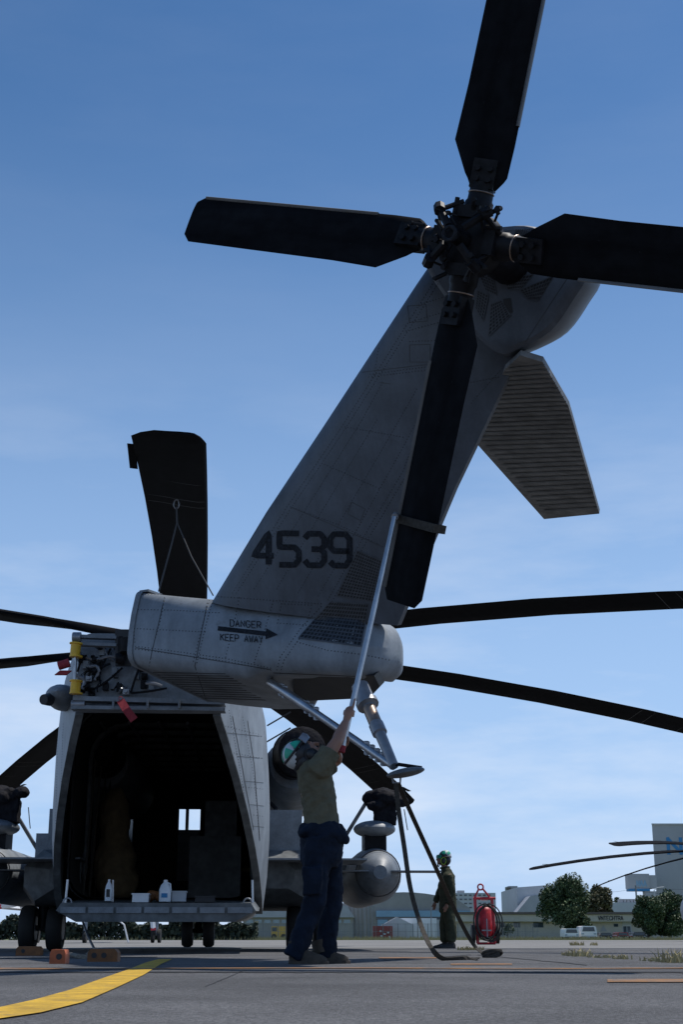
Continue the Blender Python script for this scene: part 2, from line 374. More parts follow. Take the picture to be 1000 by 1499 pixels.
# ================================================================== HELICOPTER
HX, HY = -2.49, 21.4                     # main gear centre on the ground
fw = V((-.059, .998, 0)).normalized(); rt = V((fw.y, -fw.x, 0)); up = V((0, 0, 1))
heli = thing('helicopter', (HX, HY, 0), 'large grey transport helicopter with folded tail numbered 4539 and open rear ramp', 'helicopter')
def hp(r, f, z): return V((HX, HY, 0))+rt*r+fw*f+up*z      # right, forward of main gear, height
# fuselage shell -------------------------------------------------------------
def rsec(hw, z0, z1, rad, f, n=5, open_bottom=None):
    pts = []
    rb = min(rad*.6, (z1-z0)*.4)
    for (cx, cz, a0, rr) in ((hw-rb, z0+rb, -90, rb), (hw-rad, z1-rad, 0, rad), (-hw+rad, z1-rad, 90, rad), (-hw+rb, z0+rb, 180, rb)):
        for i in range(n+1):
            a = math.radians(a0+90*i/n); pts.append(hp(cx+rr*math.cos(a)-.07, f, cz+rr*math.sin(a)))
    return pts
F0 = -2.4
fs = MB()      # closed forward section rings (hollow: skin only, no caps)
fs.loft([rsec(1.38, .52, 3.42, .62, F0), rsec(1.36, .5, 3.42, .62, 4), rsec(1.34, .5, 3.35, .62, 7.6), rsec(1.25, .55, 3.2, .7, 8.9)], cap=False)
fs.loft([rsec(1.27, .66, 3.30, .56, F0+.01), rsec(1.27, .66, 3.30, .56, 8.85)], cap=False)
fus = fs.part('fuselage', 'grey', heli, smooth=True)
# nose with windscreen openings
def nosebox(r0, r1, f0, f1, z0, z1): return MB().obox(hp((r0+r1)/2, (f0+f1)/2, (z0+z1)/2), rt*(r1-r0)/2, fw*(f1-f0)/2, up*(z1-z0)/2)
ns = MB(); ns.loft([rsec(1.25, .55, 2.42, .5, 8.9), rsec(1.15, .65, 2.3, .5, 10), rsec(.8, .85, 1.9, .45, 10.9), rsec(.3, 1.1, 1.5, .2, 11.2)])
ns.part('nose', 'grey', heli, smooth=True)
wf = MB()
for r in (-1.2, -.62, -.34, .45, 1.2): wf.obox(hp(r, 8.98, 2.75), rt*.035, fw*.05, up*.36)
wf.obox(hp(0, 8.98, 3.14), rt*1.2, fw*.05, up*.06); wf.part('windscreen_frame', 'grey', heli)
# interior
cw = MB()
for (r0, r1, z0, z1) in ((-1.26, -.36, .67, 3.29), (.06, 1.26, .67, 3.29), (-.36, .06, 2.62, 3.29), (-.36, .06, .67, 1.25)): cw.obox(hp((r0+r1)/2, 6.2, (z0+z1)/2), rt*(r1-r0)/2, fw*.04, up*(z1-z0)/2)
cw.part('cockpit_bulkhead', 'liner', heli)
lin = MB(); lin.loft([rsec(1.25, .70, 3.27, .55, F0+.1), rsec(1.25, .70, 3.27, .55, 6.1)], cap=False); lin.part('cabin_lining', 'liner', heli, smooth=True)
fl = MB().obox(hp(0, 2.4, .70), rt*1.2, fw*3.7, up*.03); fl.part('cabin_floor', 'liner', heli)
for f in (-1, -.2, .6, 1.4, 2.2, 3, 3.8, 4.6):
    q = rsec(1.235, .74, 3.25, .54, f)[5:19]; q2 = rsec(1.17, .74, 3.18, .5, f)[5:19]
    MB().loft([q, [p+fw*.05 for p in q], [p+fw*.05 for p in q2], q2], cap=False, closed=False).part('cabin_frame', 'belly', heli)
for (r, f) in ((-.95, .4), (-.95, 1.0), (-.95, 1.6), (1.0, 1.2), (1.0, 1.9), (1.0, 2.6)):
    MB().obox(hp(r, f, 1.22), rt*.22, fw*.26, up*.03).obox(hp(r+(.2 if r > 0 else -.2), f, 1.65), rt*.03, fw*.26, up*.42).part('troop_seat', 'tan', heli)
cb_ = MB().ell(hp(-.85, -1.0, 1.2), rt*.3, fw*.3, up*.55).ell(hp(-.88, -1.0, 1.8), rt*.22, fw*.25, up*.5).ell(hp(-.8, -1.05, .95), rt*.32, fw*.3, up*.25)
remesh(cb_, 'cargo_bundle', 'tan', heli, .03, 3, .08, .2)
MB().obox(hp(.55, .8, 1.2), rt*.4, fw*.4, up*.5).obox(hp(.62, .8, 1.85), rt*.25, fw*.3, up*.4).part('cabin_equipment', 'belly', heli)
for k_ in range(6): MB().tube([hp(-1.1+.42*k_, -1.6, 3.16), hp(-1.0+.4*k_, 1, 3.05+.03*(k_ % 3)), hp(-1.05+.41*k_, 4, 3.14)], .025, 6).part('cabin_pipe', 'steel_grey' if k_ % 2 else 'belly', heli)
for k_ in range(5): MB().tube([hp(-1.17, -1.9+.7*k_, .75), hp(-1.12, -1.7+.7*k_, 2.6)], .016, 6).part('cargo_strap', 'strap', heli)
# aft section: side walls and roof from full section to fold bulkhead, open below
AF = -5.75           # bulkhead station relative to main gear (Y about 15.6)
def aft(t, inset=0):
    f = F0+(AF-F0)*t; hw = 1.38+(.83-1.38)*(t**1.9)-inset; zt = 3.42+.15*t-inset; zb = .52+(2.65-.52)*(t**1.25); rad = .62+(.15-.62)*t
    SH = -.07; pts = [hp(hw-.02*(1-t)+SH, f, zb)]; zm = zt-rad
    for i in range(1, 5): pts.append(hp(hw+.06*math.sin(math.pi*i/5)*(1-t)+SH, f, zb+(zm-zb)*i/5))
    for i in range(9): a = math.pi/2*i/8; pts.append(hp(hw-rad+rad*math.cos(a)+SH, f, zm+rad*math.sin(a)))
    L_ = [p-rt*(2*(p-hp(SH, f, p.z)).dot(rt)) for p in pts]
    return pts+L_[::-1]
TT = [0, .15, .3, .45, .6, .75, .9, 1]
af = MB(); af.loft([aft(t) for t in TT], cap=False, closed=False)
afo = af.part('aft_fuselage', 'grey_dirty', heli, smooth=True)
MB().loft([aft(t, .09) for t in TT], cap=False, closed=False).part('aft_lining', 'liner', heli, smooth=True)
rim = MB()
for sgn in (0, -1):
    A = [aft(t)[sgn] for t in TT]; B = [aft(t, .09)[sgn] for t in TT]; rim.loft([[a, b, b-up*.03, a-up*.03] for a, b in zip(A, B)])
rim.part('opening_rim', 'belly', heli)
# fold bulkhead
b0 = aft(1); bl = [p-fw*.01 for p in b0]; bk = MB(); bk.loft([bl, [p+fw*.05 for p in bl]]); bulk = bk.part('fold_bulkhead', 'grey', heli)
BS = Surf([bk])
def bp(px, py, lift=0): h = BS.hit(px, py); return (h[0]-fw*lift) if h else at(px, py, 15.55)-fw*lift
def bar(name, m, a, b, wv, d, par=heli):
    a, b = V(a), V(b); x = (b-a)/2; w = V(wv); n = x.normalized().cross(w.normalized())
    return MB().obox((a+b)/2, x, w, n*d).part(name, m, par)
yb = 15.5
for (p0, p1, h) in (((108, 1024), (330, 1030), .025), ((105, 1037), (330, 1040), .02)):
    bar('ledge', 'grey', at(*p0, yb-.08), at(*p1, yb-.02), up*h, .10)
for x in (166, 216, 262): bar('ledge_web', 'grey', at(x, 1026, yb-.12), at(x, 1038, yb-.12), rt*.012, .06)
for y in (932, 943): bar('hinge_arm', 'grey', at(110, y, yb-.12), at(170, y+2, yb-.06), up*.018, .05)
MB().tube([at(106, 933, yb-.15), at(118, 933, yb-.15)], .06, 12).part('hinge_pin', 'steel_grey', heli, smooth=True)
MB().tube([at(104, 1031, yb-.14), at(124, 1031, yb-.14)], .045, 12).part('hinge_pin', 'steel_grey', heli, smooth=True)
bar('drive_shaft_recess', 'black', at(180, 922, yb-.05), at(180, 975, yb-.05), rt*.09, .03)
MB().tube([at(176, 932, yb-.14), at(176, 966, yb-.14)], .03).part('fold_link', 'blackmetal', heli, smooth=True)
MB().tube([at(188, 935, yb-.25), at(188, 955, yb-.25)], .10, 14).part('drive_shaft_coupling', 'blackmetal', heli, smooth=True)
MB().tube([at(170, 964, yb-.16), at(182, 964, yb-.16)], .06, 10).part('fold_latch', 'blackmetal', heli, smooth=True)
for (ya, ybm) in ((941, 962), (996, 1016)):
    act = MB().tube([at(111, ya, yb-.2), at(109, ybm, yb-.2)], .058, 14)
    for yy in (ya+1, ybm-1): act.tube([at(111, yy-1, yb-.2), at(110.8, yy+1, yb-.2)], .075, 14)
    act.part('fold_actuator', 'yellow', heli, smooth=True, label='yellow hydraulic fold cylinder')
MB().tube([at(110, 962, yb-.2), at(109, 996, yb-.2)], .018).part('actuator_rod', 'steel', heli, smooth=True)
rng = random.Random(11)
hoses = [[(118, 960), (140, 968), (160, 964), (172, 965)], [(120, 1010), (135, 998), (150, 978), (163, 952)], [(125, 1012), (140, 1010), (160, 998), (180, 980)], [(130, 970), (132, 978), (142, 978), (146, 985), (140, 998)],
         [(192, 1015), (198, 998), (204, 982)], [(192, 1016), (215, 1015), (245, 1010)], [(210, 1002), (225, 1003), (238, 1007)], [(114, 985), (120, 970), (128, 962)], [(118, 1004), (128, 1000), (135, 985), (148, 990)], [(112, 990), (125, 998), (122, 1012)]]
for i, hpnts in enumerate(hoses):
    pts = [bp(x, y, .07+.05*math.sin(3*k/len(hpnts))) for k, (x, y) in enumerate(hpnts)]
    sm = []
    for k in range(len(pts)-1):
        for j in range(4):
            t = j/4; p_ = pts[max(k-1, 0)]; n_ = pts[min(k+2, len(pts)-1)]; a, b = pts[k], pts[k+1]
            sm.append(.5*((2*a)+(-p_+b)*t+(2*p_-5*a+4*b-n_)*t*t+(-p_+3*a-3*b+n_)*t**3))
    MB().tube(sm+[pts[-1]], .013 if i % 3 else .02, 8).part('hydraulic_hose', 'blackmetal' if i % 3 else 'steel_grey', heli, smooth=True)
rq = random.Random(31)
for k in range(24):
    x = rq.uniform(118, 175); y = rq.uniform(948, 1016); x2 = min(185, x+rq.uniform(-22, 26)); y2 = min(1018, max(946, y+rq.uniform(-20, 20)))
    A, B = bp(x, y, .05), bp(x2, y2, .06); C_ = (A+B)/2-fw*.08-up*rq.uniform(-.02, .06)
    MB().tube([A, A.lerp(C_, .6), C_, B.lerp(C_, .6), B], rq.choice((.008, .011, .016)), 6).part('hydraulic_hose', rq.choice(('blackmetal', 'mark', 'steel_grey')), heli, smooth=True)
for (x, y) in ((200, 990), (210, 1003), (222, 1006), (206, 978), (155, 1006), (168, 985), (150, 956), (126, 975), (134, 1014), (175, 1008)):
    c = bp(x, y, .05); MB().obox(c, rt*.03, fw*.05, up*.045).part('bracket', rq.choice(('grey', 'blackmetal')), heli)
for (x, y) in ((140, 985), (131, 996), (146, 972), (120, 965), (185, 1015), (212, 992), (128, 1008), (140, 968)):
    c = bp(x, y, .07); MB().obox(c, rt*.035, fw*.05, up*.03).tube([c-fw*.05, c-fw*.1], .02, 8).part('hydraulic_fitting', 'steel_grey' if x % 2 else 'blackmetal', heli)
# position light on the left
MB().ell(at(92, 1022, 16.1), rt*.2, fw*.5, up*.14).part('light_fairing', 'grey', heli, smooth=True)
MB().tube([at(72, 1024, 15.7), at(63, 1024, 15.6)], [.075, .06], 14).part('position_light', 'black', heli, smooth=True)
# ramp -----------------------------------------------------------------------
ry0, ry1 = 17.2, 19.9; rm = MB()
def rampsec(Y, z, hw):
    c = hp(0, Y-HY, z); return [c-rt*hw, c-rt*(hw-.06)+up*.09, c+rt*(hw-.06)+up*.09, c+rt*hw, c+rt*(hw-.25)-up*.13, c-rt*(hw-.25)-up*.13]
rm.loft([rampsec(ry0, .50, 1.20), rampsec(ry0+.25, .50, 1.24), rampsec(ry1, .62, 1.26)])
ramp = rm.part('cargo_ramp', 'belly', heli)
lipm = MB()
for k in range(7): lipm.obox(hp(-1.0+k*.335, ry0-HY-.012, .505), rt*.15, fw*.012, up*.035)
lipm.part('ramp_edge_pad', 'grey', ramp)
for s_ in (-1, 1):
    MB().tube([hp(s_*1.16, ry0-HY+.5, .6), hp(s_*1.15, ry0-HY+.5, .88)], .016).part('ramp_rod', 'steel', heli, smooth=True)
    MB().torus(hp(s_*1.10, ry0-HY+.2, .60), rt*.05, up*.05, .01, 14, 6).part('tie_down_ring', 'steel_grey', heli, smooth=True)
# sponsons, engines, tanks, gear ------------------------------------------------
for s_ in (-1, 1):
    sp = MB(); secs = []
    for f, k in ((-1.2, .45), (-.9, .85), (0, 1), (3.2, 1), (4.6, .8), (5.4, .3)):
        r0, r1 = 1.3, 1.3+1.0*k; zc = 1.05; hz = .42*k
        secs.append([hp(s_*r0, f, zc-hz), hp(s_*(r1-.2*k), f, zc-hz), hp(s_*r1, f, zc-hz*.4), hp(s_*r1, f, zc+hz*.35), hp(s_*(r1-.3*k), f, zc+hz), hp(s_*r0, f, zc+hz)])
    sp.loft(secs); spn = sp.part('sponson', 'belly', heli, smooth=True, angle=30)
    MB().obox(hp(s_*1.6, -.3, 1.62), rt*.26, fw*.5, up*.38).obox(hp(s_*1.78, -.3, 1.45), rt*.26, fw*.45, up*.2).part('equipment_box', 'grey', heli)
    MB().obox(hp(s_*2.0, -1.1, 1.24), rt*.75, fw*.7, up*.012).part('sponson_step', 'grey', heli)
    # pylon, drop tank and its fins
    MB().obox(hp(s_*2.6, 1.8, 1.3), rt*.5, fw*.7, up*.08).part('tank_pylon', 'belly', heli)
    TKR = 3.02 if s_ > 0 else -2.78; tk = MB(); cz = 1.11; prof = [(-2.0, .03), (-1.93, .15), (-1.75, .27), (-1.4, .37), (-.9, .42), (2.6, .42), (3.6, .34), (4.4, .15), (4.6, .02)]
    tk.loft([[hp(TKR+r*math.cos(2*math.pi*k/28), 1.2+f, cz+r*math.sin(2*math.pi*k/28)) for k in range(28)] for f, r in prof])
    tank = tk.part('drop_tank', 'grey', heli, smooth=True)
    MB().tube([hp(TKR, -.82, cz), hp(TKR, -.74, cz)], [.1, .17], 20).part('tail_cap', 'grey', tank, smooth=True)
    MB().torus(hp(TKR, -.42, cz), rt*.335, up*.335, .008, 28, 6).part('tank_seam', 'black', tank, smooth=True)
    MB().obox(hp(TKR, -.5, cz+.02), rt*.92, fw*.25, up*.008).part('tank_fin', 'grey', tank)
    # neck, rounded pod and bagged sensor above the tank
    MB().obox(hp(TKR, .3, 1.6), rt*.17, fw*.3, up*.14).part('pod_neck', 'blackmetal', heli)
    MB().ell(hp(TKR, .2, 1.80), rt*.33, fw*.5, up*.13, 20, 12).part('sensor_pod', 'grey', heli, smooth=True)
    MB().tube([hp(TKR-s_*.57, .5, 1.5), hp(TKR-s_*.1, .2, 2.25)], .03).part('pod_strut', 'steel_grey', heli, smooth=True)
    bg_ = MB(); c = hp(TKR+.16, .1, 2.2)
    for k in range(9): bg_.ell(c+rt*random.uniform(-.22, .22)+fw*random.uniform(-.15, .15)+up*random.uniform(-.08, .14), rt*random.uniform(.1, .17), fw*.16, up*random.uniform(.08, .14), 10, 8)
    bg_.obox(c-up*.17, rt*.17, fw*.15, up*.17)
    remesh(bg_, 'sensor_cover', 'blackcloth', heli, .02, 3, .05, .1)
    MB().tube([c+rt*.3-up*.1, c+rt*.33-up*.3, c+rt*.35-up*.42], .008, 6).part('cover_cord', 'black', heli)
    # engine nacelle and exhaust
    en = MB(); e0 = hp(1.74 if s_ > 0 else -1.22, -.1, 2.80)
    en.loft([[e0+fw*f+(rt*math.cos(2*math.pi*k/24)+up*math.sin(2*math.pi*k/24))*r-up*dz for k in range(24)] for f, r, dz in ((.48, .36, 0), (.7, .48, .05), (1.6, .56, .1), (4.2, .52, .05), (5.2, .42, 0))])
    eng = en.part('engine_nacelle', 'grey', heli, smooth=True)
    ex = MB(); ex.loft([[e0+up*.1+fw*f+rt*s_*dx+(rt*math.cos(2*math.pi*k/28)+up*math.sin(2*math.pi*k/28))*r for k in range(28)] for f, r, dx in ((.5, .33, 0), (-.1, .36, .04), (-.55, .35, .12), (-.56, .32, .12), (0, .30, .04), (.4, .26, 0), (.3, .01, 0))], cap=False)
    ex.part('exhaust', 'blackmetal', eng, smooth=True)
    MB().loft([[e0+up*.1+fw*f+rt*s_*.12+(rt*math.cos(2*math.pi*k/28)+up*math.sin(2*math.pi*k/28))*r for k in range(28)] for f, r in ((-.50, .365), (-.58, .36), (-.64, .28), (-.66, .1))]).part('exhaust_cover', 'blackcloth', eng, smooth=True)
    MB().torus(e0+up*.1+fw*-.15+rt*s_*.04, rt*.365, up*.365, .010, 28, 6).part('exhaust_clamp', 'blackmetal', eng, smooth=True)
    MB().tube([e0+rt*-.38*s_-up*.55+fw*.6, e0-rt*s_*.25-up*.68+fw*.5, e0-rt*s_*.36-up*.85+fw*.5], .035, 8).part('drain_pipe', 'black', eng, smooth=True)
    for dz in (.1, .35): MB().tube([e0-rt*s_*.42+up*(.2+dz), e0-rt*s_*.05+up*(.42+dz)], .012, 6).part('handrail', 'black', eng)
    # main gear: two wheels
    for w_ in (-.2, .2):
        c = hp(s_*1.98+w_, 0, .325); wh = MB()
        wh.loft([[c+rt*x+(fw*math.cos(2*math.pi*k/28)+up*math.sin(2*math.pi*k/28))*r for k in range(28)] for x, r in ((-.10, .2), (-.118, .25), (-.11, .295), (-.07, .322), (0, .328), (.07, .322), (.11, .295), (.118, .25), (.10, .2))])
        w0 = wh.part('wheel', 'rubber', heli, smooth=True)
        MB().tube([c-rt*.112, c+rt*.112], .17, 20).part('rim', 'steel_grey', w0, smooth=True)
    MB().tube([hp(s_*1.98, 0, .32), hp(s_*1.98, .1, 1.0)], [.07, .09]).obox(hp(s_*1.98, 0, .325), rt*.2, fw*.04, up*.04).part('gear_leg', 'blackmetal', heli, smooth=True)
for w_ in (-.22, .22):
    c = hp(w_, 8.31, .325); wh = MB()
    wh.loft([[c+rt*x+(fw*math.cos(2*math.pi*k/24)+up*math.sin(2*math.pi*k/24))*r for k in range(24)] for x, r in ((-.10, .2), (-.115, .28), (-.06, .322), (.06, .322), (.115, .28), (.10, .2))])
    wh.part('wheel', 'rubber', heli, smooth=True)
MB().tube([hp(0, 8.31, .32), hp(0, 8.31, .9)], .07).obox(hp(0, 8.31, .325), rt*.2, fw*.04, up*.04).part('gear_leg', 'blackmetal', heli, smooth=True)
# doghouse and rotor
HUB = V((-2.69, 24.4, 5.15)); tilt = .062
dg_ = MB(); dg_.loft([rsec(.75, 3.3, 3.75, .2, -3.0), rsec(.95, 3.3, 4.1, .3, -1.2), rsec(1.05, 3.3, 4.4, .4, 1.5), rsec(1.0, 3.3, 4.45, .4, 4), rsec(.6, 3.2, 3.9, .3, 6.5)])
dg_.part('transmission_fairing', 'grey', heli, smooth=True)
ax = (up+V((0, tilt, 0))*1).normalized(); ax = V((0, tilt, 1)).normalized()
MB().tube([HUB-ax*.9, HUB-ax*.15], [.35, .22], 20).tube([HUB-ax*.2, HUB-ax*.1, HUB+ax*.1, HUB+ax*.2], [.5, .75, .75, .3], 24).part('rotor_hub', 'blackmetal', heli, smooth=True)
def airfoil(x, chord, th, z, off=0):       # y: +leading
    prof = [(.30, 0), (.27, .35), (.15, .5), (-.1, .42), (-.4, .18), (-.70, .03), (-.70, -.03), (-.4, -.14), (-.1, -.36), (.15, -.45), (.27, -.32)]
    return [V((x, off+a*chord, z+b*th)) for a, b in prof]
def blade_mesh(droop):
    mb = MB(); zz = lambda x: -droop*(x/12.0)**2; secs = []
    for x, ch, th in ((.7, .20, .20), (1.6, .22, .2), (2.2, .24, .17), (2.8, .5, .13), (3.3, .744, .095), (5, .744, .092), (7, .744, .09), (9, .744, .088), (10.5, .744, .085), (11.72, .744, .08), (11.9, .60, .06), (12.04, .40, .03)):
        secs.append(airfoil(x, ch, th, zz(x), .13*(ch/.744-1)*0))
    mb.loft(secs)
    tb = MB()
    z = zz(10.9); tb.loft([[V((x, -.515, z+.004)), V((x, -.60, z+.002)), V((x, -.60, z-.004)), V((x, -.515, z-.006))] for x in (10.55, 11.2)])
    tp = MB(); tp.loft([airfoil(11.725, .752, .088, zz(11.72)), airfoil(11.905, .608, .068, zz(11.9)), airfoil(12.05, .405, .038, zz(12.04))])
    st = []
    for x in (8.2, 8.9, 9.2, 10.0):
        st.append(('blade_stripe', MB().loft([[V((x+e, y*.744, zz(x)-d*.09-.003)) for y, d in ((.26, .32), (.15, .45), (-.1, .36), (-.4, .14), (-.65, .04))] for e in (0, .012)], cap=False, closed=False).mesh('blade_stripe', 'seam')))
    return mb.mesh('main_blade', 'blade', smooth=True), [('trim_tab', tb.mesh('trim_tab', 'blade'))]+st
BM = blade_mesh(1.05)
az0 = math.degrees(math.atan2(1.22, -11.9))        # clockwise from +Y
def place_rotor(root, rootloc, hub, ax, az0, n, meshes, skip=(), pitch=-4):
    for k in range(n):
        if k in skip: continue
        a = math.radians(az0+k*360/n); d = V((math.sin(a), math.cos(a), 0)); d = (d-ax*d.dot(ax)).normalized(); y = ax.cross(d)
        mt = Matrix((d, y, ax)).transposed().to_4x4(); mt.translation = hub-rootloc
        o = bpy.data.objects.new('main_blade', meshes[0]); COL.objects.link(o); o.parent = root; o.matrix_local = mt @ Matrix.Rotation(math.radians(pitch), 4, 'X')
        for nm, me in meshes[1]:
            c = bpy.data.objects.new(nm, me); COL.objects.link(c); c.parent = o
place_rotor(heli, V((HX, HY, 0)), HUB, ax, az0, 7, BM)
# ---------------------------------------------------------------- folded tail
A_h = V((.866, -.5, 0)); DIP = .178; S_h = V((.5, .866, 0))
Fc = at(190, 862, 13.9)                   # near top front corner of the boom
def bt(t): return Fc+A_h*t-up*DIP*t
def bsec(t, w, zt, zb, rad, bel, s0=0):      # section: near side at s0, width w, bottom belly offset bel at far side
    c = bt(t); p = []
    def q(s, z): return c+S_h*(s+(.16*(z-zb)*max(0, 1-(s-s0)/w)))+up*z
    for i in range(6): a = math.pi/2*i/5; p.append(q(s0+rad-rad*math.sin(math.pi/2-a)*1.0, zt-rad+rad*math.sin(a)) if False else q(s0+rad*(1-math.cos(a)), zt-rad*(1-math.sin(a))))
    for i in range(6): a = math.pi/2*(1-i/5); p.append(q(s0+w-rad*(1-math.cos(a)), zt-rad*(1-math.sin(a))))
    rb = min(.14, w*.2)
    for i in range(5): a = math.pi/2*i/4; p.append(q(s0+w-rb*(1-math.cos(a)), zb+bel+rb*(1-math.sin(a))))
    for i in range(6): a = math.pi/2*(1-i/5); p.append(q(s0+rb*1.4*(1-math.cos(a)), zb+rb*1.4*(1-math.sin(a))))
    for k in (.33, .66): p.append(q(s0-.02, zb+rb*1.4+(zt-rad-zb-rb*1.4)*k))
    return p
bm_ = MB()
bm_.loft([bsec(0, 1.6, 0, -.80, .08, -.17), bsec(.5, 1.55, 0, -.82, .17, -.16), bsec(1.0, 1.48, 0, -.83, .22, -.15), bsec(1.45, 1.4, 0, -.82, .27, -.12), bsec(1.60, 1.36, 0, -.74, .28, .02), bsec(2.1, 1.22, 0, -.70, .30, .06), bsec(2.45, 1.1, 0, -.68, .30, .08, .02), bsec(2.62, .95, -.03, -.68, .28, .06, .05), bsec(2.75, .76, -.09, -.63, .24, .06, .13), bsec(2.83, .5, -.17, -.54, .15, .05, .24), bsec(2.86, .25, -.27, -.44, .06, .02, .36)])
boom = bm_.part('tail_boom', 'grey_dirty', heli, smooth=True, angle=50)
fl_ = MB(); fl_.loft([bsec(-.015, 1.62, .012, -.81, .08, -.17, -.012), bsec(.05, 1.62, .012, -.81, .08, -.17, -.012)], cap=False); fl_.part('fold_flange', 'grey', boom, smooth=True)
MB().obox(Fc+S_h*.30+A_h*.04+up*.012, A_h*.06, S_h*.12, up*.012).part('shaft_cover', 'grey', boom)
# pylon
nP = V((-.49, -.815, -.309)).normalized(); HUBT = V((1.075, 10.141, 5.670))
nD = V((-.541, -.818, -.194)).normalized()
Qp = HUBT-nD*.80                          # point of the pylon's port skin
TH = .42
def pc(px, py, off=0): return plane(px, py, Qp-nP*(TH/2)+nP*off, nP)
LE = [(312, 880), (392, 748), (474, 625), (556, 500), (612, 415), (640, 374), (668, 352)]
TE = [(585, 915), (632, 800), (668, 715), (708, 632), (752, 540), (772, 505), (790, 480)]
py_ = MB(); secs = []
for i, (a, b) in enumerate(zip(LE, TE)):
    A, B = pc(*a), pc(*b); th = TH/2*(1-.06*i); sec = []
    prof = [(0, 0), (.012, .28), (.05, .58), (.13, .85), (.25, .98), (.4, 1.0), (.6, .92), (.8, .62), (.94, .34), (1, .20)]
    for c, h in prof: sec.append(A.lerp(B, c)+nP*th*h)
    for c, h in prof[:0:-1]: sec.append(A.lerp(B, c)-nP*th*h)
    secs.append(sec)
py_.loft(secs); pyl = py_.part('tail_pylon', 'pylon_shade_grey', heli, smooth=True, angle=50)
# gearbox fairing
oc = [(628, 392), (645, 366), (690, 342), (735, 333), (788, 333), (835, 362), (868, 402), (850, 440), (815, 488), (768, 514), (735, 520), (690, 480)]
def cr2(P, m=4):
    out = []
    for k in range(len(P)):
        a, b, c, d = (P[(k+i-1) % len(P)] for i in range(4))
        for j in range(m):
            t = j/m; out.append(tuple(.5*(2*b[i]+(c[i]-a[i])*t+(2*a[i]-5*b[i]+4*c[i]-d[i])*t*t+(3*b[i]-a[i]-3*c[i]+d[i])*t**3) for i in (0, 1)))
    return out
fa = MB(); O1 = [pc(x, y, .16) for x, y in cr2(oc)]; cen = sum(O1, V())/len(O1); secs = []
for k, off in ((.90, .30), (.97, .27), (1, .18), (1, 0), (.93, -.2), (.75, -.38), (.4, -.5), (.1, -.53)): secs.append([cen+(p-cen)*k+nP*(off-.16) for p in O1])
fa.loft(secs); fair = fa.part('gearbox_fairing', 'pylon_shade_grey', heli, smooth=True, angle=35)
TS = Surf([bm_, py_, fa])
# stabiliser
R0 = pc(765, 560, -.1); sdir = (S_h*1.0-up*.16).normalized(); adir = (A_h-up*.12).normalized(); nS = adir.cross(sdir).normalized()
def ps(px, py, o=0): return plane(px, py, R0+nS*o, nS)
sc = [(690, 640), (740, 540), (762, 520), (795, 530), (833, 595), (878, 752), (797, 760), (703, 655)]
lo = [ps(x, y) for x, y in sc]; cS = sum(lo, V())/len(lo); upS = nS if nS.z > 0 else -nS
sb = MB(); sb.loft([lo, [p+upS*.05 for p in lo], [cS+(p-cS)*.93+upS*.11 for p in lo]]); stab = sb.part('stabiliser', 'stab', heli)
SS = Surf([sb]); rib = MB()
for k in range(34):
    t = k/33; a = lerp2((762, 524), (797, 757), t) if False else None
    y = 530+t*222
    # chordwise corrugations between leading and trailing edge
    def ex_(y):
        xs = []
        for p, q in zip(sc, sc[1:]+sc[:1]):
            if (p[1]-y)*(q[1]-y) < 0: xs.append(p[0]+(q[0]-p[0])*(y-p[1])/(q[1]-p[1]))
        return (min(xs)+2, max(xs)-2) if len(xs) >= 2 else None
    e = ex_(y)
    if e: strip(rib, SS, [(e[0], y+2), (e[1], y-3)], 2.0, .008, 10)
rib.part('stabiliser_rib', 'belly', stab, kind='stuff')
# rotor head and blades
rD = V((math.cos(math.radians(-33.5)), math.sin(math.radians(-33.5)), 0)); uD = nD.cross(rD); uD = uD if uD.z > 0 else -uD; uD.normalize()
roll = math.radians(-20.73)
def dD(a): return rD*math.cos(a)+uD*math.sin(a)
hd = MB(); hd.tube([HUBT-nD*.75, HUBT-nD*.3, HUBT-nD*.12], [.20, .16, .2], 18).tube([HUBT-nD*.14, HUBT-nD*.1, HUBT+nD*.1, HUBT+nD*.13], [.2, .27, .27, .18], 20)
head = hd.part('tail_rotor_hub', 'blackmetal', heli, smooth=True)
pb = at(664, 343, 9.75); MB().tube([HUBT+nD*.05, HUBT+nD*.34], [.075, .06], 16).part('pitch_beam_shaft', 'blackmetal', head, smooth=True)
hs = HUBT+nD*.38; MB().torus(hs+nD*.0, dD(0)*.055, dD(1.57)*.055, .016, 18, 8).part('shaft_end_ring', 'mark', head, smooth=True)
tb_ = MB(); PT = math.radians(17); secs = []
# local: x span, y chord, z normal; trailing side -y
def tsec(x, y0, y1, th, tw=PT):
    pr = [(1, 0), (.93, .5), (.7, .8), (.35, .6), (0, .12), (0, -.12), (.35, -.5), (.7, -.7), (.93, -.45)]
    c, s = math.cos(tw), math.sin(tw); r_ = []
    for a, b in pr: y = y0+(y1-y0)*a; z = b*th/2; r_.append(V((x, y*c-z*s, y*s+z*c)))
    return r_
for x, y0, y1, th in ((.46, .10, -.12, .12), (.53, .14, -.17, .11), (.57, .17, -.19, .1), (.83, .31, -.20, .08), (1.3, .29, -.20, .075), (2.2, .28, -.20, .07), (2.97, .27, -.20, .06), (3.05, .20, -.15, .04)): secs.append(tsec(x, y0, y1, th))
tb_.loft(secs); TBM = tb_.mesh('tail_blade', 'blade', smooth=True)
le = MB().loft([tsec(x, y1+.03, y1-.006, .078) for x, y1 in ((1.0, -.20), (2.2, -.20), (2.95, -.20))]); LEM = le.mesh('erosion_strip', 'blade_edge', smooth=True)
cf = MB(); cf.tube([V((.2, 0, 0)), V((.34, 0, 0)), V((.36, 0, 0)), V((.5, 0, 0))], [.12, .12, .105, .10], 18)
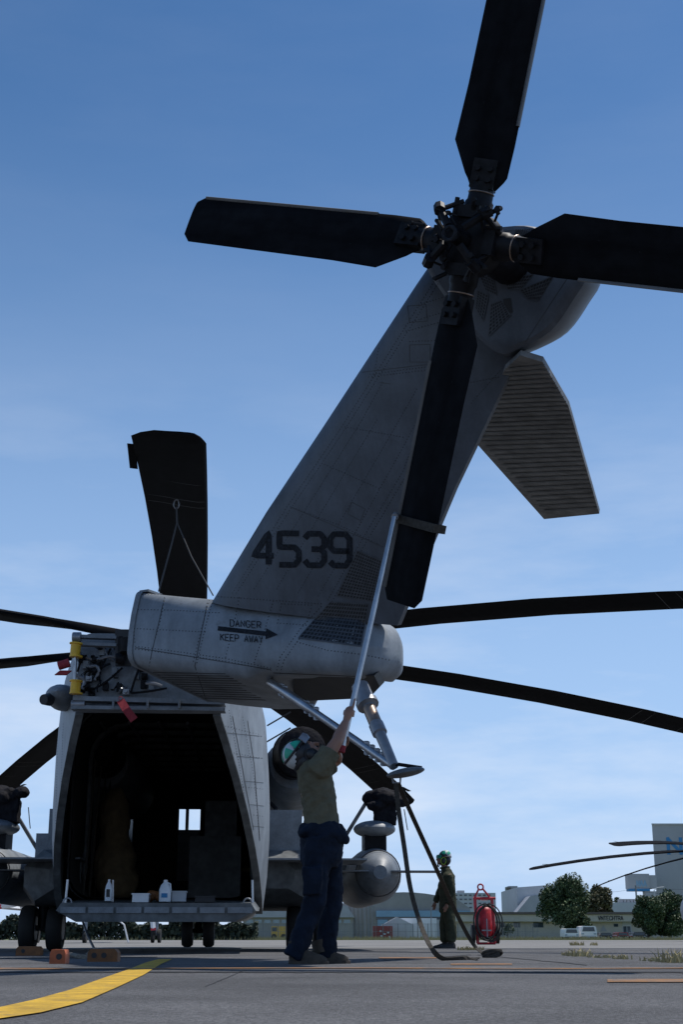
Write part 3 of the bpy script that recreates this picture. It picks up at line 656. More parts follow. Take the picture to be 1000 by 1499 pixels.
cf.obox(V((.57, 0, 0)), V((.12, 0, 0)), V((0, .10*math.cos(PT), .10*math.sin(PT))), V((0, -.075*math.sin(PT), .075*math.cos(PT)))); CFM = cf.mesh('blade_cuff', 'blackmetal', smooth=True)
bo = MB()
for x in (.52, .61):
    for y in (-.05, .05): bo.tube([V((x, y*math.cos(PT)-.07*math.sin(PT), y*math.sin(PT)+.05)), V((x, y*math.cos(PT)-.11*math.sin(PT), y*math.sin(PT)+.105))], .024, 10)
BOM = bo.mesh('cuff_bolt', 'blackmetal', smooth=True)
rg = MB().torus(V((.42, 0, 0)), V((0, .106, 0)), V((0, 0, .106)), .006, 20, 6); RGM = rg.mesh('cuff_band', 'brass', smooth=True)
for k in range(4):
    d = dD(roll+k*math.pi/2); y = nD.cross(d); mt = Matrix((d, y, nD)).transposed().to_4x4(); mt.translation = HUBT-V((HX, HY, 0))
    o = bpy.data.objects.new('tail_blade', TBM); COL.objects.link(o); o.parent = heli; o.matrix_local = mt
    for nm, me in (('erosion_strip', LEM), ('blade_cuff', CFM), ('cuff_bolt', BOM), ('cuff_band', RGM)):
        c = bpy.data.objects.new(nm, me); COL.objects.link(c); c.parent = o
    d2 = dD(roll+k*math.pi/2+.78); d3 = dD(roll+k*math.pi/2+.25)
    MB().tube([HUBT+nD*.30+d2*.10, HUBT+nD*.24+d2*.30], .035, 8).part('pitch_beam_arm', 'blackmetal', head, smooth=True)
    MB().tube([HUBT+nD*.26+d2*.29, HUBT+nD*.12+d3*.33], .022, 8).tube([HUBT+nD*.28+d2*.27, HUBT+nD*.22+d2*.34], .05, 8).part('pitch_link', 'blackmetal', head, smooth=True)
    MB().obox(HUBT+nD*.12+d*.24, d*.05, y*.10, nD*.04).tube([HUBT+nD*.16+d*.2+y*.12, HUBT+nD*.16+d*.34+y*.12], .02, 8).part('damper', 'blackmetal', head)
rr_ = random.Random(21)
for k in range(26):
    a = rr_.uniform(0, 6.28); p = HUBT+dD(a)*rr_.uniform(.08, .34)+nD*rr_.uniform(.0, .26); q_ = p+dD(a+rr_.uniform(-1, 1))*rr_.uniform(.05, .14)+nD*rr_.uniform(-.06, .06)
    mb = MB().tube([p, q_], rr_.uniform(.008, .02), 8); mb.tube([q_-nD*.012, q_+nD*.016], rr_.uniform(.016, .028), 6); mb.part('rotor_head_fitting', 'blackmetal', head, smooth=True)
for k in range(4):
    d = dD(roll+k*math.pi/2+.4); e = dD(roll+k*math.pi/2+1.2); MB().tube([HUBT+nD*.18+d*.2, HUBT+nD*.30+(d+e)*.16, HUBT+nD*.12+e*.26], .012, 6).part('bonding_wire', 'blackmetal', head)
# vents, markings, rivets on the tail
screen(boom, TS, [(484, 881), (540, 884), (528, 946), (438, 934)], 16, 11)
screen(pyl, TS, [(524, 806), (562, 822), (548, 880), (494, 872)], 12, 15)
for cs, nu, nv in (([(700, 395), (722, 405), (728, 432), (712, 425)], 5, 6), ([(700, 425), (716, 432), (708, 470), (697, 450)], 4, 8), ([(720, 445), (735, 440), (748, 462), (716, 492)], 6, 8), ([(762, 425), (812, 404), (790, 440), (775, 438)], 10, 5), ([(738, 408), (782, 402), (765, 422), (745, 424)], 9, 4)): screen(fair, TS, cs, nu, nv)
sl_ = MB()
for k in range(9): strip(sl_, TS, [(757+k*3.2, 336), (754+k*3.2, 346)], 1.7, .008, 4)
sl_.part('vent_slot', 'black', fair)
hl = MB(); strip(hl, TS, [(738, 344), (741, 342)], 6, .008, 2); strip(hl, TS, [(743, 437), (746, 458)], 11, .007, 4); hl.part('access_hole', 'black', fair)
for k, ch in enumerate('4539'):
    mk = MB(); word(mk, TS, ' '*k+ch+' '*(3-k), 372, 826, 512, 828, 46, 8.5, .30); mk.part('digit', 'mark', pyl)
mk = MB(); word(mk, TS, 'DANGER', 337, 917, 382, 920, 9.5, 1.3, .45); mk.part('danger_lettering', 'mark', boom)
mk = MB(); word(mk, TS, 'KEEP AWAY', 323, 937.5, 385, 941.5, 9.5, 1.3, .38); mk.part('keep_away_lettering', 'mark', boom)
mk = MB(); strip(mk, TS, [(319, 920), (391, 928)], 6.5, .005)
h = [TS.hit(*q) for q in ((390, 920), (407, 929.5), (389, 936))]; mk.add([a[0]+a[1]*.007 for a in h], [(0, 1, 2)]); mk.part('arrow', 'mark', boom)
rv = MB()
for pl in ([(192, 892), (250, 893), (320, 897)], [(194, 870), (300, 872), (400, 879), (470, 884)], [(243, 866), (234, 910), (222, 952)], [(314, 870), (301, 915), (288, 970)], [(309, 870), (296, 915), (283, 968)], [(196, 920), (300, 925)], [(198, 946), (260, 954), (330, 964), (396, 978)], [(198, 950), (260, 958), (330, 968), (396, 981)],
           [(470, 888), (440, 920), (410, 962), (404, 985)], [(476, 890), (446, 924), (416, 966), (410, 985)], [(412, 884), (406, 912), (448, 915), (456, 886), (412, 884)], [(435, 940), (480, 952), (530, 958), (570, 966)], [(400, 880), (385, 930), (372, 970)], [(196, 866), (193, 900), (197, 940)], [(350, 875), (342, 915), (330, 962)]):
    rivets(rv, TS, pl)
rv.part('rivet', 'rivet', boom, kind='stuff')
rv = MB()
for pl in ([(340, 868), (420, 742), (500, 625), (580, 500), (640, 405)], [(346, 868), (426, 744), (506, 627), (586, 502), (646, 408)], [(372, 862), (452, 738), (530, 615), (560, 560)], [(405, 862), (470, 750), (552, 615)], [(436, 868), (500, 760), (570, 640), (610, 570)], [(466, 872), (520, 780), (590, 655), (630, 580)], [(425, 742), (500, 770), (560, 800)], [(475, 680), (555, 715)], [(505, 625), (590, 640)],
           [(540, 552), (640, 540)], [(542, 548), (640, 535)], [(595, 485), (650, 470)], [(617, 445), (660, 432)], [(600, 472), (655, 455)], [(480, 878), (530, 790), (590, 690), (618, 618)], [(486, 880), (536, 794), (596, 694), (622, 622)], [(555, 505), (548, 548)], [(600, 500), (650, 498)], [(690, 560), (730, 552)], [(690, 590), (735, 540), (760, 520)]):
    rivets(rv, TS, pl, 4.4, .0075)
rv.part('rivet', 'lightrivet', pyl, kind='stuff')
sm_ = MB()
for pl in ([(600, 505), (630, 504), (630, 530), (600, 530), (600, 505)], [(515, 735), (535, 745), (528, 762), (509, 752), (515, 735)], [(556, 560), (572, 562)], [(425, 742), (560, 800)], [(530, 545), (655, 530)], [(597, 448), (624, 446), (626, 470), (600, 472), (597, 448)]): strip(sm_, TS, pl, 1.1, .002, 5)
sm_.part('panel_seam', 'seam', pyl, kind='stuff')
sm_ = MB()
for pl in ([(243, 864), (222, 955), (216, 985)], [(306, 868), (285, 975), (300, 1020)], [(400, 985), (520, 990)], [(198, 948), (396, 980)], [(835, 402), (770, 500)]): strip(sm_, TS, pl, 1.2, .002, 5)
for k in range(12): strip(sm_, TS, [(215+k*7, 984+k*3.4), (330+k*6, 986+k*3.5)], 1.2, .004, 8)
sm_.part('panel_seam', 'seam', boom, kind='stuff')
# cavity under the rear of the boom, skid struts and skid
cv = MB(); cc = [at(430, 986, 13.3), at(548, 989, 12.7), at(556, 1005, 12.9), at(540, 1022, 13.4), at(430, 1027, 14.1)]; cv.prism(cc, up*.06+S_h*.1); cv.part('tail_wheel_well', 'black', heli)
sk0 = at(577, 1122, 12.2)
def rod(name, m, pts, r, par=heli, n=14): return MB().tube(pts, r, n).part(name, m, par, smooth=True)
a0 = at(395, 998, 13.4); s1 = rod('skid_strut', 'steel', [a0, a0.lerp(sk0, .35), a0.lerp(sk0, .36), sk0], [.045, .045, .036, .036])
cl = MB()
for t in (.1, .13, .32, .36, .40, .80, .84, .88, .92):
    c = a0.lerp(sk0, t); d = (sk0-a0).normalized(); cl.obox(c, d*.012, up*.06, rt*.02)
cl.part('strut_clamp', 'steel_grey', s1)
b_0 = at(527, 1005, 12.7); s2 = rod('shock_strut', 'steel_grey', [b_0, b_0.lerp(sk0, .25), b_0.lerp(sk0, .26), b_0.lerp(sk0, .48), b_0.lerp(sk0, .49), b_0.lerp(sk0, .6), b_0.lerp(sk0, .61), sk0], [.085, .085, .06, .06, .07, .07, .052, .045])
rod('shock_piston', 'brass', [b_0.lerp(sk0, .28), b_0.lerp(sk0, .47)], .062, s2)
rod('strut_collar', 'steel_grey', [b_0.lerp(sk0, .20), b_0.lerp(sk0, .25)], .105, s2)
rod('skid_brace', 'blackmetal', [at(577, 1118, 12.2), at(618, 1124, 12.2)], .016)
skd = MB(); c = at(594, 1131, 12.2); skd.ell(c, V((.17, 0, .03)), V((0, .24, .02)), V((-.006, -.01, .04)), 22, 10); skd.part('tail_skid', 'belly', heli, smooth=True)
rod('strap_shackle', 'steel_grey', [at(574, 1132, 12.2), at(576, 1146, 12.2), at(586, 1146, 12.2), at(587, 1134, 12.2)], .01)
# rivets and seams on the aft fuselage side
AS = Surf([af]); rv = MB()
for pl in ([(335, 1040), (350, 1120), (368, 1230)], [(355, 1050), (372, 1140), (380, 1230)], [(318, 1060), (378, 1075)], [(330, 1100), (383, 1110)], [(340, 1150), (384, 1155)], [(350, 1190), (384, 1195)], [(320, 1046), (340, 1130), (360, 1225)], [(84, 1080), (80, 1250)], [(92, 1060), (86, 1240)]): rivets(rv, AS, pl, 4, .009)
rv.part('rivet', 'rivet', afo, kind='stuff')
sm_ = MB()
for pl in ([(340, 1048), (352, 1110), (371, 1215)], [(362, 1055), (372, 1120), (380, 1230)], [(322, 1072), (383, 1078)], [(331, 1106), (384, 1110)], [(341, 1142), (385, 1146)], [(350, 1176), (386, 1180)], [(358, 1208), (386, 1211)]): strip(sm_, AS, pl, .8, .003, 5)
sm_.part('panel_seam', 'seam', afo, kind='stuff')
# ================================================================== LOOSE THINGS ON THE HELICOPTER
def flag(pts, wpx, label):
    mb = MB(); P = [at(x, y, d) for x, y, d in pts]; mb.ribbon(P, rt, wpx, .006)
    mb.torus(P[0]+up*.02, rt*.02, up*.02, .004, 10, 5)
    return mb.thing('warning_streamer', 'redflag', label, 'streamer')
flag([(176, 1025, 15.25), (184, 1038, 15.2), (196, 1054, 15.2)], .09, 'dark red warning streamer hanging from the ledge below the fold bulkhead')
MB().tube([at(101, 970, 15.3), at(85, 975, 15.3)], .05, 12).thing('protective_sleeve', 'redflag', 'short red cover sleeve on the fold hinge, the upper of two', 'cover', smooth=True)
MB().obox(at(92, 985, 15.25), rt*.065, fw*.02, V((.03, 0, .025))).thing('protective_sleeve', 'redflag', 'flat red cover tag on the fold hinge, the lower of two', 'cover')
def jug(px, py, Y, w, h, name, label, handle=True, sticker=None):
    c = at(px, py, Y); root = thing(name, c, label, 'bottle')
    b = MB(); b.loft([[c+V((r*math.cos(2*math.pi*k/16)*w, r*math.sin(2*math.pi*k/16)*w, z*h)) for k in range(16)] for z, r in ((0, .95), (.03, 1), (.55, 1), (.75, .75), (.88, .35), (.92, .3))]); b.part('body', 'whiteplastic', root, smooth=True)
    MB().tube([c+up*h*.91, c+up*h], w*.33, 12).part('cap', 'white', root, smooth=True)
    if handle:
        MB().tube([c+V((w*.3, -w*.3, h*.88)), c+V((w*.85, -w*.4, h*.8)), c+V((w*.98, -w*.4, h*.5))], w*.13, 8).part('handle', 'whiteplastic', root, smooth=True)
        MB().obox(c+V((0, -w*1.0, h*.28)), V((w*.5, 0, 0)), V((0, .003, 0)), V((0, 0, h*.1))).part('label_sticker', 'signblue', root)
    else: MB().obox(c+V((0, -w*1.0, h*.36)), V((w*.5, 0, 0)), V((0, .003, 0)), V((0, 0, h*.18))).part('label_sticker', 'black', root)
jug(241, 1320, 17.5, .075, .26, 'plastic_jug', 'round white plastic jug with a blue label standing on the ramp')
jug(158, 1319, 17.6, .045, .26, 'plastic_bottle', 'tall narrow white bottle with a dark label standing on the ramp', False)
MB().tube([at(165, 1320, 17.7), at(165, 1288, 17.7)], .012, 10).thing('metal_rod', 'steel', 'thin pale metal rod standing beside the narrow white bottle', 'rod', smooth=True)
def crate(px, py, Y, hw, hh, m, nm, label):
    c = at(px, py, Y)+up*hh; root = thing(nm, c-up*hh, label, 'box'); MB().obox(c, rt*hw, fw*.12, up*hh).part('body', m, root); MB().obox(c+up*(hh+.008), rt*(hw+.01), fw*.13, up*.008).part('lid', m, root)
crate(206, 1321, 17.6, .10, .045, 'white', 'carton', 'low white carton on the ramp between bottle and jug')
crate(262, 1320, 17.7, .085, .055, 'palewall', 'carton', 'pale ribbed carton beside the round white jug')
cl_ = MB(); c = at(225, 1318, 17.9)
for k in range(8): cl_.ell(c+V((random.uniform(-.1, .1), random.uniform(-.06, .06), random.uniform(.0, .08))), (.07, 0, 0), (0, .06, 0), (0, 0, .05), 8, 6)
rg_ = cl_.thing('rag_bundle', 'darkorange', 'crumpled brown rag bundle between carton and jug', 'rag', smooth=True)
crate(300, 1321, 17.8, .12, .03, 'black', 'tool_tray', 'low black tool tray lying on the ramp beyond the pale carton')
# chocks
def chock(px, py, w, h, m, label, hole):
    g = gnd(px, py); root = thing('wheel_chock', g, label, 'chock', None)
    k = g.y/2095; W_, H_ = w*k/2, h*k; mb = MB(); prof = [(-W_, .0), (W_, 0), (W_, H_*.7), (W_*.8, H_), (-W_*.8, H_), (-W_, H_*.7)]
    mb.prism([g+V((x, 0, z)) for x, z in prof], V((0, .16, 0))); mb.part('block', m, root)
    for hx in hole: MB().tube([g+V((hx*W_, -.004, H_*.5)), g+V((hx*W_, .03, H_*.5))], H_*.22, 14).part('rope_hole', 'black', root, smooth=True)
    return g
chock(40, 1399, 36, 13, 'darkorange', 'dark orange wheel chock at the outer left main wheel', (-.4,))
g1 = chock(83, 1411, 23, 20, 'orange', 'bright orange-red wheel chock with round hole lying by the inner left wheel', (.2,))
g2 = chock(149, 1408, 44, 18, 'darkorange', 'long dirty orange wheel chock tied by rope under the ramp', (-.55, .1))
rp_ = [at(92, 1391, 16.2), at(98, 1398, 15.6), at(105, 1404, 14.6), at(114, 1408, 13.2), at(124, 1407, 13.2), at(130, 1396, 13.6), at(140, 1390, 14)]
for p in rp_: p.z = max(p.z, .02)
MB().tube(rp_, .022, 8).thing('chock_rope', 'rope', 'frayed grey rope looped between two orange wheel chocks', 'rope', smooth=True)
MB().tube([at(121, 1350, 17.4), at(128, 1370, 16.5), at(138, 1390, 15)], .014, 8).thing('grounding_cable', 'black', 'thin black cable running from ramp edge down to long chock', 'cable', smooth=True)
# ropes from the aft main blade
tie = at(258, 735, 15.0); 
for o_, (pts, lab) in enumerate((([(258, 742), (259, 765), (250, 800), (232, 866)], 'slack tie-down rope hanging straight below the upright main blade'), ([(259, 765), (280, 815), (312, 872)], 'taut tie-down rope slanting away under the upright main blade'))):
    MB().tube([at(x, y, 14.9) for x, y in pts], .011 if o_ == 0 else .008, 6).thing('tie_down_rope', 'seam', lab, 'rope', smooth=True)
MB().torus(at(258, 738, 14.95), rt*.03, up*.055, .009, 14, 6).thing('tie_down_ring', 'steel_grey', 'small metal ring under the upright main blade', 'ring', smooth=True)
# straps from the tail skid
def strapobj(pts, w, label, wd):
    P = [at(x, y, d) if d else gnd(x, y, .012) for x, y, d in pts]; sm = []
    for k in range(len(P)-1):
        for j in range(5):
            t = j/5; p0 = P[max(k-1, 0)]; p3 = P[min(k+2, len(P)-1)]; a, b = P[k], P[k+1]
            sm.append(.5*((2*a)+(-p0+b)*t+(2*p0-5*a+4*b-p3)*t*t+(-p0+3*a-3*b+p3)*t**3))
    sm.append(P[-1])
    for p in sm: p.z = max(p.z, .012)
    n = len(sm); wl = [V(wd[0]).lerp(V(wd[1]), i/(n-1)) for i in range(n)]
    return MB().ribbon(sm, wl, w, .006).thing('tie_down_strap', 'strap', label, 'strap')
strapobj([(580, 1146, 12.2), (583, 1180, 12.2), (592, 1240, 12.2), (601, 1300, 12.2), (615, 1350, 12.2), (632, 1388, 11.8), (652, 1404, 0), (690, 1403, 0), (700, 1404, 0)], .042, 'dark webbing strap from the tail skid sagging to a loose end on the tarmac', ((1, 0, 0), (.5, .9, .3)))
strapobj([(583, 1146, 12.2), (600, 1186, 12.7), (640, 1274, 13.6), (672, 1344, 14.7), (694, 1383, 15.4), (712, 1398, 0), (728, 1399, 0)], .042, 'taut dark webbing strap from the tail skid ending in a coil on the tarmac', ((1, -.3, 0), (.4, .9, .2)))
c = gnd(721, 1402); cb = MB()
for k in range(4): cb.tube([c+V((.07*math.cos(a)*(1+.12*k), .05*math.sin(a), .04+.03*math.sin(a*1+k))) for a in [2*math.pi*i/14 for i in range(15)]], .014, 6)
cb.thing('strap_coil', 'strap', 'small coil of dark webbing lying on the tarmac', 'strap', smooth=True)
# ================================================================== PERSONS
def headgear(root, c, upv, fwd, side, sc, stripe, goggle_up):
    upv, fwd = V(upv).normalized(), V(fwd).normalized(); side = upv.cross(fwd).normalized(); k = sc
    def q(f, s, u): return c+(fwd*f+side*s+upv*u)*k
    hb = MB(); hb.ell(q(-.04, 0, .022), fwd*.112*k, side*.110*k, upv*.112*k, 24, 16)
    me = hb.part('helmet', 'black', root, smooth=True)
    MB().ell(q(-.052, 0, .034), fwd*.106*k, side*.106*k, upv*.106*k, 24, 16).part('crown_shell', 'helmetwhite', me, smooth=True)
    lb = MB(); lb.ell(q(-.062, 0, -.04), fwd*.09*k, side*.112*k, upv*.095*k, 20, 12); lb.part('helmet_liner', 'black', me, smooth=True)
    st = MB()
    for s0 in stripe:
        secs = []
        for i in range(13):
            a = math.radians(15+150*i/12); secs.append([q(-.046+.116*math.cos(a)*1, s, .030+.116*math.sin(a)*math.sqrt(max(0, 1-(s/.114)**2))) for s in (s0-.02, s0+.02)])
        for A, B in zip(secs[:-1], secs[1:]): st.add([A[0], A[1], B[1], B[0]], [(0, 1, 2, 3)])
    if st.v: st.part('helmet_stripe', 'helmetgreen', me)
    pn = MB()
    for s in (-1, 1):
        for a0, a1 in ((25, 75), (100, 150)):
            secs = [[q(-.050+.113*math.cos(math.radians(a))*cc, s*.112*math.sqrt(max(0, 1-cc*cc*.96)), .034+.113*math.sin(math.radians(a))*cc) for a in [a0+(a1-a0)*i/6 for i in range(7)]] for cc in (.35, .6, .85)]
            pn.loft(secs, cap=False, closed=False)
    pn.part('helmet_panel', 'helmetgreen', me, smooth=True)
    for s in (-1, 1):
        e = MB(); e.ell(q(.0, s*.108, -.055), fwd*.042*k, side*.026*k, upv*.055*k, 14, 10); e.part('ear_cup', 'black', me, smooth=True)
        MB().torus(q(.0, s*.112, -.055), fwd*.045*k, upv*.058*k, .006*k, 18, 6).part('ear_cup_rim', 'lime' if stripe == () else 'black', me, smooth=True)
        MB().tube([q(.03, s*.10, -.05), q(.06, s*.07, -.13), q(.065, 0, -.155)], .008*k, 6).part('chin_strap', 'black', me)
    g = MB(); gz = .065 if goggle_up else .02
    secs = []
    for i in range(9):
        a = math.radians(-62+124*i/8); secs.append([q(-.02+.128*math.cos(a), .114*math.sin(a), gz-.03), q(-.02+.136*math.cos(a), .118*math.sin(a), gz), q(-.02+.124*math.cos(a), .112*math.sin(a), gz+.032), q(-.02+.11*math.cos(a), .105*math.sin(a), gz)])
    g.loft(secs); gg = g.part('goggles', 'lens' if not goggle_up else 'steel_grey', me, smooth=True)
    MB().torus(q(-.035, 0, gz), fwd*.118*k, side*.114*k, .010*k, 28, 6).part('goggle_strap', 'black', me, smooth=True)
    return q
def face(mb, q):
    mb_ = mb; c = q(0, 0, 0); F_ = q(1, 0, 0)-c; S_ = q(0, 1, 0)-c; U_ = q(0, 0, 1)-c
    mb.ell(q(-.005, 0, -.01), F_*.098, S_*.077, U_*.115, 18, 14)
    mb.ell(q(.045, 0, -.075), F_*.048, S_*.05, U_*.05, 12, 8)          # jaw
    mb.ell(q(.085, 0, -.10), F_*.016, S_*.022, U_*.018, 8, 6)          # chin
    mb.tube([q(.09, 0, .0), q(.105, 0, -.02), q(.118, 0, -.042), q(.10, 0, -.05)], [(F_.length)*r for r in (.009, .011, .014, .010)], 8)
    mb.ell(q(.092, 0, -.072), F_*.012, S_*.024, U_*.006, 8, 6); mb.ell(q(.09, 0, -.082), F_*.012, S_*.021, U_*.007, 8, 6)
    for s in (-1, 1):
        mb.ell(q(.078, s*.032, .012), F_*.016, S_*.02, U_*.008, 8, 6); mb.ell(q(0, s*.078, -.025), F_*.02, S_*.01, U_*.032, 8, 6)
def hand(mb, wrist, grip, axis, towards, sc=1, point=False):
    axis = V(axis).normalized(); d = (grip-wrist); t = V(towards); t = (t-axis*t.dot(axis)).normalized(); b = axis.cross(t)
    r0 = .028      # centreline of fingers round the pole
    pm = grip-t*.036; mb.tube([wrist, wrist.lerp(pm, .5), pm], [.026, .032, .034], 10); mb.ell(pm, t*.018, b*.04, axis*.046, 12, 8)
    for k in range(4):
        h = (k-1.5)*.021; pts = [grip+axis*h-t*.03-b*.03]
        if point and k == 3:
            mb.tube([grip+axis*h-t*.03-b*.02, grip+axis*(h+.035)-t*.026-b*.022, grip+axis*(h+.085)-t*.022-b*.02], [.011, .010, .007], 8); continue
        ln = (2.7, 3.1, 3.2, 2.9)[k]
        for i in range(7):
            a = math.pi*1.12-ln*i/6*.95; pts.append(grip+axis*(h+.002*i)+t*math.cos(a)*(r0+.002)-b*math.sin(a)*-(r0+.002)*-1)
        mb.tube(pts, [.011]+[.0105-.0005*i for i in range(7)], 8)
    mb.tube([pm-axis*.03+b*.03, pm+axis*.005+b*.042+t*.02, grip+axis*.03+b*.03+t*.012, grip+axis*.05+b*.012+t*.026], [.014, .013, .011, .008], 8)
def boot_(mb, heel, d, L_=.29, w=.05):
    d = V(d); d.z = 0; d.normalize(); s = V((-d.y, d.x, 0)); secs = []
    for x, hw, h in ((-.02, .7, .07), (.0, .8, .10), (.07, .85, .11), (.13, .9, .085), (.19, 1, .065), (.25, .95, .05), (.285, .5, .03)):
        c = heel+d*x*(L_/.29); secs.append([c+s*w*hw+up*.0, c+s*w*hw*.95+up*h*.6, c+s*w*hw*.5+up*h, c-s*w*hw*.5+up*h, c-s*w*hw*.95+up*h*.6, c-s*w*hw])
    mb.loft(secs)
# ---- person holding the pole
Y1 = 10.5
def p1(x, y, d=0): return at(x, y, Y1+d)
g0 = gnd(462, 1411); Y1 = g0.y
per = thing('person', (g0.x, g0.y, 0), 'person in olive T-shirt and navy trousers bracing the pole overhead with both hands', 'person')
TIPD = HUBT+dD(roll-math.pi/2)*2.36
clampP = at(578, 757, TIPD.y-.1); poleB = p1(502, 1092, .02)
grip1 = clampP.lerp(poleB, .865); grip2 = clampP.lerp(poleB, .985); pax = (clampP-poleB).normalized()
body = MB(); hc = p1(446, 1101)
upv, fwv = V((-.80, -.12, .60)), V((.60, .05, .80))
kk = 1.0; sidev = upv.normalized().cross(fwv.normalized())
def hq(f, s, u): return hc+(fwv.normalized()*f+sidev*s+upv.normalized()*u)
face(body, hq)
body.tube([p1(455, 1145), p1(454, 1126), p1(450, 1112), hc], [.085, .065, .058, .06], 12)
body.tube([p1(471, 1225), p1(468, 1190), p1(462, 1150), p1(459, 1128)], [.12, .115, .13, .10], 16)
shR, shL = p1(468, 1124, -.17), p1(470, 1126, .17)
body.tube([p1(459, 1130), shR], [.09, .07], 12).tube([p1(459, 1130), shL], [.09, .07], 12)
elR = p1(493, 1086, -.14); w1 = grip1+V((-.035, -.06, -.075))
body.tube([shR, shR.lerp(elR, .5), elR, elR.lerp(w1, .3), elR.lerp(w1, .7), w1], [.068, .056, .045, .048, .038, .028], 14)
hand(body, w1, grip1, pax, grip1-w1, point=True)
elL = p1(494, 1112, .20); w2 = grip2+V((-.05, .05, -.07))
body.tube([shL, shL.lerp(elL, .5), elL, elL.lerp(w2, .4), w2], [.065, .055, .044, .044, .028], 12)
hand(body, w2, grip2, pax, grip2-w2)
hipA, hipB = p1(464, 1228, -.10), p1(476, 1228, .10); knA, knB = p1(462, 1316, -.12), p1(487, 1314, .12); anA, anB = p1(433, 1396, -.12), p1(476, 1394, .13)
for h_, k_, a_ in ((hipA, knA, anA), (hipB, knB, anB)): body.tube([h_, h_.lerp(k_, .5), k_, k_.lerp(a_, .35), a_], [.09, .085, .06, .058, .042], 12)
remesh(body, 'body', 'skin', per, .0065, 3)
sh = MB()
def osec(c, a, b, n=20): return [c+V((a*math.cos(2*math.pi*k/n), b*math.sin(2*math.pi*k/n), 0)) for k in range(n)]
sh.loft([osec(p1(x, y), a, b) for x, y, a, b in ((472, 1222, .140, .175), (470, 1200, .130, .165), (466, 1170, .135, .175), (462, 1145, .142, .20), (460, 1128, .130, .20), (457, 1117, .10, .14), (454, 1111, .07, .08))])
for s_, e_ in ((shR, elR), (shL, elL)): sh.tube([p1(460, 1134).lerp(s_, .5), s_, s_.lerp(e_, .35), s_.lerp(e_, .66)], [.095, .098, .088, .085], 16)
remesh(sh, 't_shirt', 'tshirt', per, .009, 3, .032, .07)
tr = MB()
tr.loft([osec(p1(x, y), a, b) for x, y, a, b in ((472, 1212, .155, .19), (471, 1235, .165, .20), (470, 1258, .16, .19), (470, 1270, .12, .15))])
for h_, k_, a_, hm in ((hipA, knA, anA, p1(428, 1401, -.12)), (hipB, knB, anB, p1(476, 1402, .13))): tr.tube([h_, h_.lerp(k_, .3), h_.lerp(k_, .7), k_, k_.lerp(a_, .35), k_.lerp(a_, .75), hm], [.118, .112, .094, .082, .080, .078, .076], 16)
tr.obox(p1(457, 1290, -.23), V((.07, 0, 0)), V((0, .03, 0)), V((0, 0, .10)))
remesh(tr, 'trousers', 'navy', per, .010, 3, .040, .085)
ti = MB()
for (x, y, a, b, dx) in ((471, 1216, .165, .20, 0), (475, 1222, .165, .195, .0)): ti.loft([osec(p1(x, y+dy), a*q, b*q) for dy, q in ((-10, .88), (-5, 1), (4, 1), (10, .9))])
ti.ell(p1(494, 1224, -.08), (.09, 0, -.02), (0, .1, 0), (.01, 0, .055)); ti.ell(p1(446, 1218, -.05), (.05, 0, 0), (0, .12, 0), (0, 0, .05))
remesh(ti, 'tied_jacket', 'navy', per, .012, 4, .05, .08)
for hl_, dd in ((V((p1(427, 1410, -.12).x, Y1-.12, 0)), (1, -.1, 0)), (V((p1(460, 1410, .13).x, Y1+.10, 0)), (1, .05, 0))):
    bb = MB(); boot_(bb, V((hl_.x, hl_.y, .012)), dd, .26, .043); bb.tube([V((hl_.x+.05, hl_.y, .08)), V((hl_.x+.03, hl_.y, .17))], [.055, .06], 12); bt_ = bb.part('boot', 'boot', per, smooth=True)
    so = MB(); boot_(so, V((hl_.x, hl_.y, 0)), dd, .275, .054); so.v = [V((p.x, p.y, min(p.z, .022))) for p in so.v]; so.part('sole', 'boot', bt_)
headgear(per, hc, upv, fwv, None, 1.06, (0,), True)
# pole with blade clamp
pole = thing('support_pole', poleB, 'long pale metal pole with padded blade clamp held up by the person in olive T-shirt', 'pole')
MB().tube([poleB-pax*.02, clampP], .021, 16).part('shaft', 'steel', pole, smooth=True)
MB().tube([poleB-pax*.05, poleB+pax*.0], .026, 14).part('grip', 'redflag', pole, smooth=True)
bd = dD(roll-math.pi/2); by = nD.cross(bd); c0 = HUBT+bd*2.36; cy = by*math.cos(PT)+nD*math.sin(PT); cn = nD*math.cos(PT)-by*math.sin(PT)
pad = MB(); m0 = c0+cy*.04
pad.loft([[m0+cy*a+cn*b+bd*dz for a, b in ((-.27, -.05), (.27, -.07), (.27, .07), (-.27, .05))] for dz in (-.035, .035)]); pad.part('blade_clamp', 'strap', pole)
e1 = m0+cy*.28; e2 = m0-cy*.28; e = e1 if abs(e1.x-clampP.x) < abs(e2.x-clampP.x) else e2
MB().tube([clampP, clampP.lerp(e, .5)+pax*.02, e], .03, 12).part('clamp_joint', 'steel_grey', pole, smooth=True)
